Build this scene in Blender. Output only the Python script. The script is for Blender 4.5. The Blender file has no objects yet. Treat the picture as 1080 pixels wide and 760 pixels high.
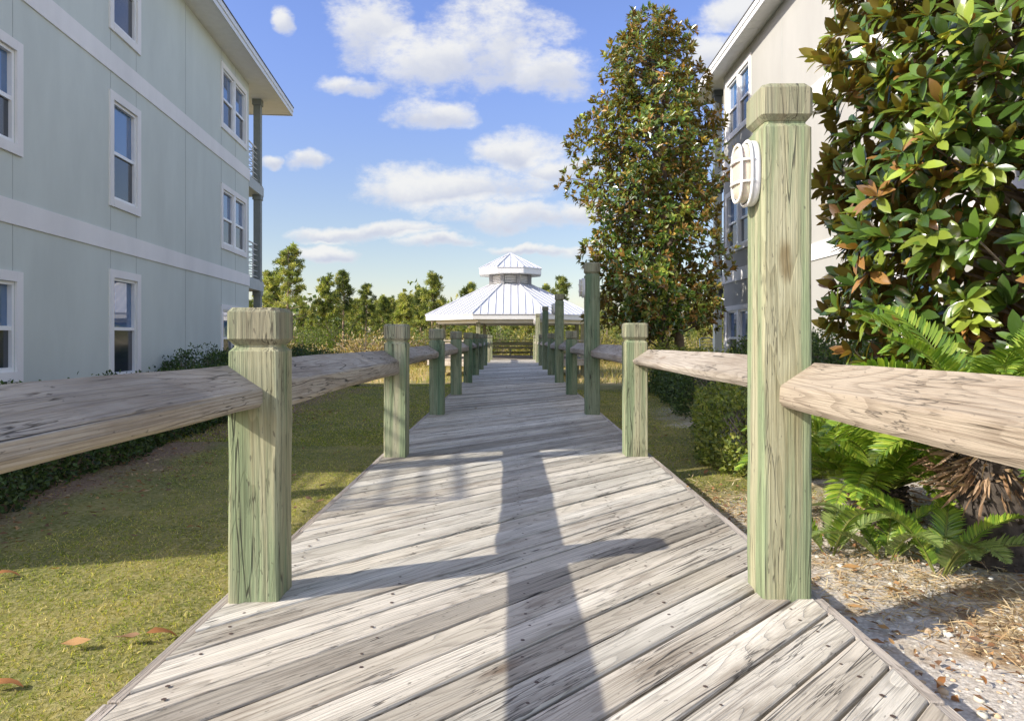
import bpy, bmesh, math, random
import numpy as np
from mathutils import Vector, Matrix
random.seed(7); RS = np.random.RandomState(11)
PI = math.pi
scn = bpy.context.scene
col = scn.collection
H = 0.96          # camera height over the deck
F = 740.0         # focal length in photo pixels (1080 wide)

# ------------------------------------------------------------------ helpers
def tag(o, label=None, cat=None, group=None, kind=None):
    if label: o['label'] = label
    if cat: o['category'] = cat
    if group: o['group'] = group
    if kind: o['kind'] = kind
    return o

def empty(name, loc=(0, 0, 0), rz=0.0):
    o = bpy.data.objects.new(name, None); col.objects.link(o)
    o.location = loc; o.rotation_euler = (0, 0, rz); o.empty_display_size = 0.2
    return o

class MB:
    """collects shapes; build() links them as ONE mesh object"""
    def __init__(s):
        s.v = []; s.f = []; s.m = []; s.g = []; s.smooth = []
    def add(s, verts, faces, grain=None, mi=0, smooth=False):
        b = len(s.v); s.v += [tuple(p) for p in verts]
        if grain is None: grain = [tuple(p) for p in verts]
        s.g += [tuple(p) for p in grain]
        for f in faces:
            s.f.append(tuple(i + b for i in f)); s.m.append(mi); s.smooth.append(smooth)
    def box(s, x0, x1, y0, y1, z0, z1, axis='z', mi=0, off=None, ch=0.0):
        if x0 > x1: x0, x1 = x1, x0
        if y0 > y1: y0, y1 = y1, y0
        if ch > 0:
            bm = bmesh.new(); bmesh.ops.create_cube(bm, size=1)
            for v in bm.verts:
                v.co = Vector(((x0+x1)/2 + v.co.x*(x1-x0), (y0+y1)/2 + v.co.y*(y1-y0), (z0+z1)/2 + v.co.z*(z1-z0)))
            bmesh.ops.bevel(bm, geom=list(bm.edges), offset=ch, segments=1, affect='EDGES')
            bm.verts.ensure_lookup_table()
            vs = [v.co[:] for v in bm.verts]; fs = [[v.index for v in f.verts] for f in bm.faces]; bm.free()
        else:
            vs = [(x0,y0,z0),(x1,y0,z0),(x1,y1,z0),(x0,y1,z0),(x0,y0,z1),(x1,y0,z1),(x1,y1,z1),(x0,y1,z1)]
            fs = [(0,3,2,1),(4,5,6,7),(0,1,5,4),(1,2,6,5),(2,3,7,6),(3,0,4,7)]
        s.add(vs, fs, s.grain(vs, axis, off), mi)
    @staticmethod
    def grain(vs, axis='z', off=None):
        if off is None: off = (random.uniform(0, 40), random.uniform(0, 9), random.uniform(0, 9))
        k = {'x': (0,1,2), 'y': (1,0,2), 'z': (2,0,1)}[axis]
        return [(v[k[0]]+off[0], v[k[1]]+off[1], v[k[2]]+off[2]) for v in vs]
    def tube(s, pts, radii, n=8, mi=0, cap=True, smooth=True):
        pts = [Vector(p) for p in pts]
        if not hasattr(radii, '__len__'): radii = [radii]*len(pts)
        vs = []; fs = []; gr = []
        up = Vector((0, 0, 1)); ln = 0
        prev = None
        for i, p in enumerate(pts):
            t = (pts[min(i+1, len(pts)-1)] - pts[max(i-1, 0)])
            if t.length < 1e-9: t = Vector((0, 0, 1))
            t.normalize()
            if prev is None:
                a = t.cross(Vector((0.3, 0.9, 0.1)) if abs(t.z) > .9 else up).normalized()
            else:
                a = (prev - t*prev.dot(t)).normalized()
            prev = a; b = t.cross(a)
            if i: ln += (p - pts[i-1]).length
            for k in range(n):
                th = 2*PI*k/n
                vs.append(p + (a*math.cos(th) + b*math.sin(th))*radii[i])
                gr.append((ln, math.cos(th)*radii[i], math.sin(th)*radii[i]))
        for i in range(len(pts)-1):
            for k in range(n):
                fs.append((i*n+k, i*n+(k+1) % n, (i+1)*n+(k+1) % n, (i+1)*n+k))
        if cap:
            fs.append(tuple(range(n-1, -1, -1))); fs.append(tuple(range((len(pts)-1)*n, len(pts)*n)))
        s.add(vs, fs, gr, mi, smooth)
    def loft(s, rings, gr=None, mi=0, cap=True, smooth=False):
        n = len(rings[0]); vs = [p for r in rings for p in r]; fs = []
        for i in range(len(rings)-1):
            for k in range(n):
                fs.append((i*n+k, i*n+(k+1) % n, (i+1)*n+(k+1) % n, (i+1)*n+k))
        if cap:
            fs.append(tuple(range(n-1, -1, -1))); fs.append(tuple(range((len(rings)-1)*n, len(rings)*n)))
        s.add(vs, fs, gr, mi, smooth)
    def build(s, name, mats, parent=None, loc=None, recalc=True):
        me = bpy.data.meshes.new(name)
        v = s.v
        if loc is not None: v = [(a-loc[0], b-loc[1], c-loc[2]) for a, b, c in v]
        me.from_pydata(v, [], s.f)
        if not isinstance(mats, (list, tuple)): mats = [mats]
        for m in mats: me.materials.append(m)
        me.polygons.foreach_set('material_index', s.m)
        me.polygons.foreach_set('use_smooth', s.smooth)
        at = me.attributes.new('gc', 'FLOAT_VECTOR', 'POINT')
        at.data.foreach_set('vector', np.array(s.g, dtype=np.float32).ravel())
        if recalc:
            bm = bmesh.new(); bm.from_mesh(me); bmesh.ops.recalc_face_normals(bm, faces=bm.faces); bm.to_mesh(me); bm.free()
        me.update()
        o = bpy.data.objects.new(name, me); col.objects.link(o)
        if parent: o.parent = parent
        if loc is not None: o.location = loc
        return o

def np_mesh(name, V, Fc, mats, parent=None, colr=None, loc=None, smooth=False, mi=None):
    """V (n,3), Fc (m,k) constant size faces"""
    me = bpy.data.meshes.new(name)
    n, m, k = len(V), len(Fc), Fc.shape[1]
    me.vertices.add(n); me.loops.add(m*k); me.polygons.add(m)
    me.vertices.foreach_set('co', V.astype(np.float32).ravel())
    me.loops.foreach_set('vertex_index', Fc.astype(np.int32).ravel())
    me.polygons.foreach_set('loop_start', np.arange(0, m*k, k, dtype=np.int32))
    me.polygons.foreach_set('loop_total', np.full(m, k, dtype=np.int32))
    if not isinstance(mats, (list, tuple)): mats = [mats]
    for mt in mats: me.materials.append(mt)
    if mi is not None: me.polygons.foreach_set('material_index', mi.astype(np.int32))
    me.polygons.foreach_set('use_smooth', np.full(m, smooth))
    if colr is not None:
        a = me.attributes.new('lc', 'FLOAT_VECTOR', 'POINT'); a.data.foreach_set('vector', colr.astype(np.float32).ravel())
    me.update(calc_edges=True)
    o = bpy.data.objects.new(name, me); col.objects.link(o)
    if parent: o.parent = parent
    if loc is not None: o.location = loc
    return o

def copy_tree(o, parent=None):
    c = o.copy(); col.objects.link(c)
    if parent: c.parent = parent
    for ch in list(o.children): copy_tree(ch, c)
    return c

# ------------------------------------------------------------------ materials
class NT:
    def __init__(s, name):
        s.mat = bpy.data.materials.new(name); s.mat.use_nodes = True
        s.t = s.mat.node_tree; s.n = s.t.nodes; s.n.clear()
        s.out = s.n.new('ShaderNodeOutputMaterial')
    def node(s, typ, **kw):
        nd = s.n.new('ShaderNode'+typ)
        for k, v in kw.items(): setattr(nd, k, v)
        return nd
    def link(s, a, b): s.t.links.new(a, b)
    def set(s, sock, v):
        if hasattr(v, 'default_value') or hasattr(v, 'is_linked'): s.link(v, sock)
        elif isinstance(v, (tuple, list)) and len(v) == 3 and sock.type == 'RGBA': sock.default_value = (*v, 1)
        else: sock.default_value = v
    def math(s, op, a, b=0.0, c=None, clamp=False):
        nd = s.node('Math', operation=op, use_clamp=clamp); s.set(nd.inputs[0], a); s.set(nd.inputs[1], b)
        if c is not None: s.set(nd.inputs[2], c)
        return nd.outputs[0]
    def vmath(s, op, a, b=(0, 0, 0)):
        nd = s.node('VectorMath', operation=op); s.set(nd.inputs[0], a); s.set(nd.inputs[1], b)
        return nd.outputs['Value'] if op in ('DOT_PRODUCT', 'LENGTH') else nd.outputs[0]
    def noise(s, vec, scale, detail=4, rough=.55, dist=0.0, out=0):
        nd = s.node('TexNoise'); s.set(nd.inputs['Vector'], vec); s.set(nd.inputs['Scale'], scale)
        nd.inputs['Detail'].default_value = detail; nd.inputs['Roughness'].default_value = rough
        nd.inputs['Distortion'].default_value = dist
        return nd.outputs[out]
    def ramp(s, fac, stops, interp='LINEAR'):
        nd = s.node('ValToRGB'); cr = nd.color_ramp; cr.interpolation = interp
        while len(cr.elements) < len(stops): cr.elements.new(.5)
        for e, (p, c) in zip(cr.elements, stops):
            e.position = p; e.color = (c, c, c, 1) if not hasattr(c, '__len__') else (*c, 1)
        s.set(nd.inputs[0], fac); return nd.outputs[0]
    def mix(s, fac, a, b, mode='MIX'):
        nd = s.node('Mix', data_type='RGBA', blend_type=mode)
        s.set(nd.inputs[0], fac); s.set(nd.inputs[6], a); s.set(nd.inputs[7], b)
        return nd.outputs[2]
    def smooth(s, v, lo, hi, a=0.0, b=1.0):
        nd = s.node('MapRange', interpolation_type='SMOOTHSTEP'); s.set(nd.inputs[0], v)
        nd.inputs[1].default_value = lo; nd.inputs[2].default_value = hi
        nd.inputs[3].default_value = a; nd.inputs[4].default_value = b
        return nd.outputs[0]
    def bump(s, h, strength=.3, dist=.01):
        nd = s.node('Bump'); nd.inputs['Strength'].default_value = strength; nd.inputs['Distance'].default_value = dist
        s.set(nd.inputs['Height'], h); return nd.outputs[0]
    def bsdf(s, color, rough=.7, normal=None, spec=.5, metal=0.0, **kw):
        nd = s.node('BsdfPrincipled'); s.set(nd.inputs['Base Color'], color); s.set(nd.inputs['Roughness'], rough)
        s.set(nd.inputs['Specular IOR Level'], spec); nd.inputs['Metallic'].default_value = metal
        if normal is not None: s.link(normal, nd.inputs['Normal'])
        for k, v in kw.items(): s.set(nd.inputs[k], v)
        s.link(nd.outputs[0], s.out.inputs[0]); return nd

def attr(nt, name):
    a = nt.node('Attribute', attribute_name=name); return a.outputs['Vector']

def wood(name, base, light, dark, green=None, greenamt=0.0, crack=.5, ring=1.0, rough=.85, capdark=None, stain=.35, perobj=True):
    n = NT(name); gc = attr(n, 'gc')
    if perobj:
        oi = n.node('ObjectInfo'); r = n.math('MULTIPLY', oi.outputs['Random'], 37.0)
        gc2 = n.vmath('ADD', gc, n_comb(n, r, r, r))
    else: gc2 = gc
    def gn(al, ac, det=3, rough=.55): return n.noise(n.vmath('MULTIPLY', gc2, (al, ac, ac)), 1.0, det, rough)
    def line(v, w0, w1): return n.smooth(n.math('ABSOLUTE', n.math('SUBTRACT', v, .5)), w0, w1, 1.0, 0.0)
    fine = gn(5.0, 260.0, 2, .5)
    fib = gn(1.5, 125.0, 4, .72)
    warp = gn(.40, 5.5, 2, .4)
    bands = n.math('FRACT', n.math('MULTIPLY', warp, 26.0*ring))
    bands = n.math('MULTIPLY', n.smooth(bands, .55, .95), n.smooth(bands, .96, 1.0, 1.0, 0.0))
    big = gn(.5, 11.0, 4, .6)
    c = n.mix(n.smooth(gn(.45, 5.0, 3), .35, .65), base, light)
    c = n.mix(n.math('MULTIPLY', bands, .33), c, dark)
    c = n.mix(n.math('MULTIPLY', n.smooth(fib, .52, .70), .62), c, dark)
    c = n.mix(n.math('MULTIPLY', n.smooth(fine, .45, .75), .30), c, dark)
    blot = n.math('MULTIPLY', n.smooth(gn(1.1, 5.0, 6, .7), .50, .66), n.smooth(fib, .3, .6, .45, 1.0))
    c = n.mix(n.math('MULTIPLY', blot, stain), c, (dark[0]*1.5, dark[1]*1.4, dark[2]*1.3))
    if green:
        c = n.mix(n.math('MULTIPLY', n.smooth(big, .42, .60), greenamt), c, n.mix(n.smooth(fib, .4, .65), green, tuple(x*.55 for x in green)))
    # knots
    vo = n.node('TexVoronoi'); vo.feature = 'F1'
    n.set(vo.inputs['Vector'], n.vmath('ADD', n.vmath('MULTIPLY', gc2, (1.3, 4.5, 4.5)), n.vmath('MULTIPLY', n.noise(n.vmath('MULTIPLY', gc2, (14, 30, 30)), 1.0, 2, .5, 0, 1), (.09, .09, .09)))); vo.inputs['Scale'].default_value = 1.0
    sel = n.node('SeparateColor'); n.link(vo.outputs['Color'], sel.inputs[0])
    kon = n.math('GREATER_THAN', sel.outputs[0], .62)
    kn = n.math('MULTIPLY', n.smooth(vo.outputs['Distance'], .05, .16, 1.0, 0.0), kon)
    c = n.mix(n.math('MULTIPLY', kn, .75), c, (dark[0]*1.2, dark[1]*.85, dark[2]*.6))
    # checks: long splits and short cracks running with the grain
    ck = n.math('MULTIPLY', line(gn(.38, 9.0, 3, .5), .001, .007), n.smooth(gn(.8, 3.0, 2), .46, .54))
    ck2 = n.math('MULTIPLY', line(gn(2.2, 38.0, 3, .6), .004, .018), n.smooth(gn(2.5, 9.0, 3), .54, .62))
    ck = n.math('MAXIMUM', ck, n.math('MULTIPLY', ck2, .9))
    c = n.mix(n.math('MULTIPLY', ck, crack), c, (.035, .03, .025))
    sp = n.noise(n.vmath('MULTIPLY', gc2, (25.0, 70.0, 70.0)), 1.0, 3, .5)
    c = n.mix(n.smooth(sp, .66, .74, 0, .6), c, (.05, .042, .035))
    # board to board variation through low frequency
    gcq = attr(n, 'pv')
    c = n.mix(1.0, c, n.vmath('ADD', gcq, (1.0, 1.0, 1.0)), 'MULTIPLY')
    h = n.math('ADD', n.math('MULTIPLY', fine, .35), n.math('MULTIPLY', fib, 1.2))
    h = n.math('SUBTRACT', h, n.math('MULTIPLY', bands, .35))
    h = n.math('SUBTRACT', h, n.math('MULTIPLY', ck, 1.4))
    n.bsdf(c, rough, n.bump(h, .8, .005), .25)
    return n.mat

def n_comb(n, a, b, c):
    nd = n.node('CombineXYZ'); n.set(nd.inputs[0], a); n.set(nd.inputs[1], b); n.set(nd.inputs[2], c); return nd.outputs[0]

def plain(name, color, rough=.6, var=.08, scale=6.0, bump=.1, bscale=80.0, metal=0.0, spec=.5, dirt=0.0):
    n = NT(name); tc = n.node('TexCoord').outputs['Object']
    a = n.noise(tc, scale, 4); b = n.noise(tc, bscale, 3)
    c = n.mix(n.smooth(a, .3, .7), tuple(x*(1-var) for x in color), tuple(min(1, x*(1+var)) for x in color))
    if dirt > 0:
        d = n.noise(n.vmath('MULTIPLY', tc, (5, 5, .7)), 1.5, 5, .65)
        c = n.mix(n.smooth(d, .55, .8, 0, dirt), c, tuple(x*.45 for x in color))
    n.bsdf(c, rough, n.bump(b, bump, .004), spec, metal)
    return n.mat

def leafmat(name, under=None, rough=.45, trans=.3, spec=.5, gain=1.0):
    n = NT(name); lc = attr(n, 'lc')
    c = n.mix(0.0, lc, lc)
    if gain != 1.0: c = n.vmath('MULTIPLY', lc, (gain, gain, gain))
    if under:
        g = n.node('NewGeometry')
        c = n.mix(n.math('MULTIPLY', g.outputs['Backfacing'], .6), c, under)
    b = n.bsdf(c, rough, None, spec)
    tr = n.node('BsdfTranslucent'); n.set(tr.inputs[0], n.mix(1.0, c, (1.5, 1.7, .6), 'MULTIPLY'))
    ms = n.node('MixShader'); ms.inputs[0].default_value = trans
    n.link(b.outputs[0], ms.inputs[1]); n.link(tr.outputs[0], ms.inputs[2]); n.link(ms.outputs[0], n.out.inputs[0])
    return n.mat

M = {}
M['deck'] = wood('weathered_deck_board', (.445, .41, .335), (.65, .605, .51), (.125, .108, .085), crack=.8, ring=1.1, stain=.6, perobj=False)
M['trim'] = wood('deck_edge_board', (.34, .30, .25), (.48, .43, .37), (.14, .11, .09))
M['post'] = wood('green_treated_post', (.32, .31, .19), (.43, .42, .28), (.11, .10, .045), green=(.205, .275, .15), greenamt=.8, crack=.7, ring=.7)
M['post_shade'] = wood('greener_shade_toned_post', (.22, .26, .15), (.30, .33, .21), (.07, .085, .045), green=(.13, .21, .12), greenamt=.85, crack=.8, ring=.8)  # greener timber, with shade also darkened into its colour for the shaded posts
M['postcap'] = wood('weathered_post_top', (.25, .235, .15), (.37, .35, .25), (.07, .06, .04), green=(.26, .31, .19), greenamt=.5, crack=.9, ring=.7)
M['rail'] = wood('weathered_rail', (.32, .28, .225), (.45, .405, .34), (.12, .095, .07), crack=.9, ring=.9, stain=.45)
M['rail2'] = wood('brown_weathered_rail', (.27, .215, .155), (.37, .315, .24), (.10, .07, .045), crack=.55, ring=.9, stain=.5)
M['gazwood'] = wood('gazebo_timber', (.28, .27, .17), (.40, .39, .26), (.12, .11, .07), green=(.25, .30, .19), greenamt=.5)
M['white'] = plain('white_paint', (.68, .68, .66), .45, .03)
M['vinyl'] = plain('white_window_vinyl', (.82, .82, .81), .35, .02)
M['whitemetal'] = plain('white_roof_metal', (.55, .56, .58), .4, .04, 1.2, dirt=.1)
M['nail'] = plain('rusty_nail', (.07, .045, .035), .7)
M['darkmetal'] = plain('dark_blue_grey_metal', (.10, .12, .14), .5, .05)
M['shingle'] = plain('dark_shingle', (.10, .10, .10), .9, .25, 18, .5)
M['bark'] = plain('grey_brown_bark', (.17, .135, .10), .9, .35, 9, .9, 45)
M['pinebark'] = plain('pine_bark', (.24, .17, .12), .9, .3, 5, .8, 20)
M['concrete'] = plain('concrete', (.42, .41, .38), .85, .1)
M['soffit'] = plain('soffit_panel', (.80, .80, .79), .6, .03)

def stucco(name, c):
    n = NT(name); tc = n.node('TexCoord').outputs['Object']
    big = n.noise(n.vmath('MULTIPLY', tc, (1, 1, .35)), .9, 5, .6); fin = n.noise(tc, 55, 4, .7)
    cc = n.mix(n.smooth(big, .3, .7), tuple(x*.93 for x in c), tuple(x*1.05 for x in c))
    cc = n.mix(n.smooth(fin, .35, .7, 0, .12), cc, tuple(x*.75 for x in c))
    n.bsdf(cc, .9, n.bump(fin, .35, .004), .2); return n.mat
M['wall_l'] = stucco('sage_stucco', (.60, .64, .585))
M['wall_r'] = stucco('warm_grey_stucco', (.385, .38, .35))
M['band'] = stucco('off_white_stucco', (.82, .80, .77))
M['joint'] = plain('joint_shadow_gap', (.42, .44, .42), .9)

def glass(name, c, rough, ior):
    n = NT(name); tc = n.node('TexCoord').outputs['Object']
    w = n.noise(tc, 1.3, 2)
    n.bsdf(c, rough, n.bump(w, .05, .02), .5, **{'IOR': ior}); return n.mat
M['glass'] = glass('sky_reflection_glass', (.045, .12, .26), .02, 2.3)  # blue base colour stands in for sky reflected in the upper panes
M['screen'] = glass('screened_glass', (.022, .030, .042), .12, 1.75)
def frosted():
    n = NT('frosted_globe'); n.bsdf((.50, .47, .37), .25, None, .6, **{'Subsurface Weight': .25}); return n.mat
M['globe'] = frosted()
M['leaf_mag'] = leafmat('magnolia_leaf', (.25, .125, .04), .22, .22, .75)
M['leaf'] = leafmat('shrub_leaf', None, .5, .3)
M['needle'] = leafmat('pine_needles', None, .6, .35)
M['frond'] = leafmat('sago_frond', None, .32, .28, .6)
M['grass'] = leafmat('grass_blade', None, .7, .35, .3)
M['dead'] = leafmat('dry_leaf', None, .7, .2, .3)

# ------------------------------------------------------------------ ground
def sstep(a, b, x):
    t = np.clip((x-a)/(b-a), 0, 1); return t*t*(3-2*t)
def gz(x, y):
    x = np.asarray(x, float); y = np.asarray(y, float)
    z = -.17 - .03*sstep(-1, 1, x) - .65*sstep(14, 30, y)
    r = 0.02*np.sin(x*1.3+.5)*np.cos(y*.9) + .012*np.sin(x*3.1+y*2.3)
    return z + r*np.where(np.abs(x) < 1.0, .3, 1)
def gzf(x, y): return float(gz(x, y))

def ground_mat():
    n = NT('ground_surface'); P = n.node('NewGeometry').outputs['Position']
    s = n.node('SeparateXYZ'); n.link(P, s.inputs[0]); X, Y = s.outputs[0], s.outputs[1]
    big = n.noise(P, .45, 4); mid = n.noise(P, 2.4, 5, .6); fin = n.noise(P, 40, 4, .7); wob = n.noise(P, 1.1, 4)
    grass = n.mix(n.smooth(mid, .35, .68), (.10, .11, .02), (.24, .20, .055))
    grass = n.mix(n.smooth(fin, .35, .7, 0, .7), grass, (.36, .32, .15))
    grass = n.mix(n.smooth(n.noise(P, 9, 3), .55, .72, 0, .6), grass, (.13, .15, .035))
    # worn thatch
    soil = n.mix(n.smooth(fin, .3, .7), (.17, .105, .06), (.33, .23, .15))
    marsh = n.mix(n.smooth(mid, .3, .7), (.30, .22, .09), (.42, .33, .15))
    marsh = n.mix(n.smooth(big, .45, .62, 0, .7), marsh, (.19, .19, .06))
    sand = n.mix(n.smooth(fin, .3, .7), (.50, .455, .39), (.70, .65, .57))
    vo = n.node('TexVoronoi'); n.link(P, vo.inputs['Vector']); vo.inputs['Scale'].default_value = 55
    sand = n.mix(n.smooth(vo.outputs['Distance'], .2, .7, 0, .45), sand, (.25, .21, .17))
    litter = n.mix(n.smooth(n.noise(P, 14, 4, .7), .4, .62), (.26, .17, .09), (.44, .36, .25))
    sand = n.mix(n.smooth(n.noise(P, 1.7, 4, .6), .50, .64), sand, litter)
    # bed under the left hedge
    wb = n.math('MULTIPLY', n.math('SUBTRACT', wob, .5), 1.6)
    bedl = n.smooth(n.math('ADD', X, wb), -3.45, -2.9, 1.0, 0.0)
    c = n.mix(bedl, grass, soil)
    # sandy bed on the right, near the walk
    xr = n.smooth(n.math('ADD', X, wb), .6, 1.0)
    yr = n.smooth(n.math('ADD', Y, n.math('ADD', wb, n.math('MULTIPLY', X, -.35))), 3.9, 4.9, 1.0, 0.0)
    xr2 = n.smooth(n.math('ADD', X, wb), 2.0, 2.8)
    bedr = n.math('MAXIMUM', n.math('MULTIPLY', xr, yr), n.math('MULTIPLY', xr2, n.smooth(Y, 9, 13, 1, 0)))
    c = n.mix(bedr, c, sand)
    c = n.mix(n.smooth(n.math('ADD', Y, n.math('MULTIPLY', wb, 3.0)), 21.0, 25.0), c, marsh)
    h = n.math('ADD', n.math('MULTIPLY', fin, .6), mid)
    n.bsdf(c, .95, n.bump(h, .7, .03), .1); return n.mat

def axis_pts(lo, hi, step, far):
    a = list(np.arange(lo, hi+1e-6, step)); d = step
    while a[-1] < far: d *= 1.35; a.append(a[-1]+d)
    d = step
    while a[0] > -far: d *= 1.35; a.insert(0, a[0]-d)
    return np.array(a)
gx = axis_pts(-12, 12, .25, 1500); gy = axis_pts(-6, 40, .3, 1500)
XX, YY = np.meshgrid(gx, gy); ZZ = gz(XX, YY)
V = np.stack([XX.ravel(), YY.ravel(), ZZ.ravel()], 1)
nx, ny = len(gx), len(gy); ii, jj = np.meshgrid(np.arange(nx-1), np.arange(ny-1)); b = (jj*nx+ii).ravel()
tag(np_mesh('ground', V, np.stack([b, b+1, b+nx+1, b+nx], 1), ground_mat(), smooth=True), kind='structure')

# ------------------------------------------------------------------ boardwalk
XL, XR = -1.035, 1.105
def clip_strip(c0, c1, y0, y1):
    """45 degree board between lines (y - x) = c0 and c1, clipped to the deck"""
    poly = [(XL, XL+c0), (XR, XR+c0), (XR, XR+c1), (XL, XL+c1)]
    def clip(poly, f):
        out = []
        for i in range(len(poly)):
            a, b_ = poly[i], poly[(i+1) % len(poly)]; fa, fb = f(a), f(b_)
            if fa >= 0: out.append(a)
            if (fa >= 0) != (fb >= 0):
                t = fa/(fa-fb); out.append((a[0]+(b_[0]-a[0])*t, a[1]+(b_[1]-a[1])*t))
        return out
    poly = clip(poly, lambda p: p[1]-y0)
    if len(poly) > 2: poly = clip(poly, lambda p: y1-p[1])
    return poly
mb = MB(); pv = []
def add_board(poly, z1, th=.038, ch=.004, dark_=False):
    n = len(poly); cx = sum(p[0] for p in poly)/n; cy = sum(p[1] for p in poly)/n
    off = (random.uniform(0, 50), random.uniform(0, 9), random.uniform(0, 9))
    def g(p, z): return ((p[0]+p[1])*.7071+off[0], (p[1]-p[0])*.7071 % 60 + off[1], z+off[2])
    def inset(p):
        dx, dy = cx-p[0], cy-p[1]; l = math.hypot(dx, dy)
        # inset across the board only
        a = (p[1]-p[0]) - (cy-cx); s_ = math.copysign(ch*1.41, a)
        return (p[0]+s_*.5, p[1]-s_*.5)
    tilt = random.uniform(-.0015, .0015)
    r0 = [(p[0], p[1], z1-th) for p in poly]; r1 = [(p[0], p[1], z1-ch) for p in poly]
    r2 = [(*inset(p), z1+tilt) for p in poly]
    b0 = len(mb.v); gr = [g(p, 0) for p in poly]+[g(p, .03) for p in poly]+[g(p, .035) for p in poly]
    mb.loft([r0, r1, r2], gr)
    t = random.gauss(0, .13); u = random.gauss(0, .012)
    if random.random() < .14: t -= .28
    if dark_: t = -.33+random.uniform(-.06, .06); u = .035
    pv.extend([(t+u, t, t-u)]*(len(mb.v)-b0))
PW, GAP = .140, .0105
c = -4.0
step = PW*math.sqrt(2)
k = 0
while c < 36:
    g_ = GAP*math.sqrt(2)*random.uniform(.5, 1.5)
    cut0 = c + g_/2; cut1 = c+step-g_/2
    jx = random.uniform(-.004, .006)
    poly = clip_strip(cut0, cut1, -1.8, 31.6)
    if len(poly) > 2: add_board(poly, random.uniform(-.002, .002), dark_=(.10 < c < .74))
    # nail heads
    if c < 13:
        for jxx in (-.93, -.45, .05, .55, .98):
            for q in (.28, .72):
                if random.random() < .12: continue
                x = jxx+random.uniform(-.02, .02); y = x + c + step*q + random.uniform(-.008, .008)
                if y < -1.6 or y > 16: continue
                r = random.uniform(.0048, .008); b0 = len(mb.v)
                ring = [(x+r*math.cos(a*PI/3), y+r*math.sin(a*PI/3), .0026) for a in range(6)]
                mb.add(ring, [tuple(range(6))], None, 1); pv.extend([(0, 0, 0)]*(len(mb.v)-b0))
    c += step
bw = mb.build('boardwalk', [M['deck'], M['nail']], recalc=False)
a = bw.data.attributes.new('pv', 'FLOAT_VECTOR', 'POINT'); a.data.foreach_set('vector', np.array(pv, dtype=np.float32).ravel())
tag(bw, 'weathered grey boardwalk of diagonal planks leading to the gazebo', kind='structure')
# edge boards + joists under the deck
e = MB()
for (x0, x1) in ((XL-.045, XL-.004), (XR+.004, XR+.045)):
    y = -1.8
    while y < 30:
        e.box(x0+random.uniform(-.004, .004), x1+random.uniform(-.003, .003), y+.003, y+3.65, -.16, -.004+random.uniform(-.003, .003), 'y', ch=.004)
        y += 3.66
for x in (-.9, -.3, .3, .9): e.box(x-.02, x+.02, -1.7, 31.4, -.16, -.045, 'y')
for i in range(9):
    for x in (-.9, .9): e.box(x-.07, x+.07, 14+i*2-.07, 14+i*2+.07, -1.2, -.165, 'z')
tag(e.build('boardwalk_edge', M['trim']), kind='structure')

# ------------------------------------------------------------------ post and rail railings
W = .182
def post_mb(h, w=W, seed=0, capmat=1):
    """square post with a V groove under its block top; local base centre at the origin"""
    r = random.Random(seed); hw = w/2; c_ = .010
    def ring(s_, z, ch=c_, dx=0, dy=0):
        a = hw*s_
        return [(-a+ch+dx, -a+dy, z), (a-ch+dx, -a+dy, z), (a+dx, -a+ch+dy, z), (a+dx, a-ch+dy, z), (a-ch+dx, a+dy, z), (-a+ch+dx, a+dy, z), (-a+dx, a-ch+dy, z), (-a+dx, -a+ch+dy, z)]
    zs = []
    gb = h-.160          # groove bottom
    seg = max(4, int((gb)/.12))
    rings = [ring(1, -.05)]
    for i in range(seg):
        z = .0+(gb-.002)*(i/seg)
        rings.append(ring(1+r.uniform(-.010, .008), z, c_*r.uniform(.6, 1.4), r.uniform(-.0012, .0012), r.uniform(-.0012, .0012)))
    rings += [ring(1, gb), ring(.83, gb+.016), ring(.83, gb+.024)]
    m = MB()
    off = (r.uniform(0, 40), r.uniform(0, 5), r.uniform(0, 5))
    m.loft(rings, MB.grain([p for q in rings for p in q], 'z', off))
    cap = [ring(.82, gb+.024), ring(.86, gb+.025), ring(1.04, gb+.046), ring(1.045, h-.016, .014), ring(.93, h, .02)]
    m.loft(cap, MB.grain([p for q in cap for p in q], 'z', off), mi=capmat)
    return m
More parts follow.
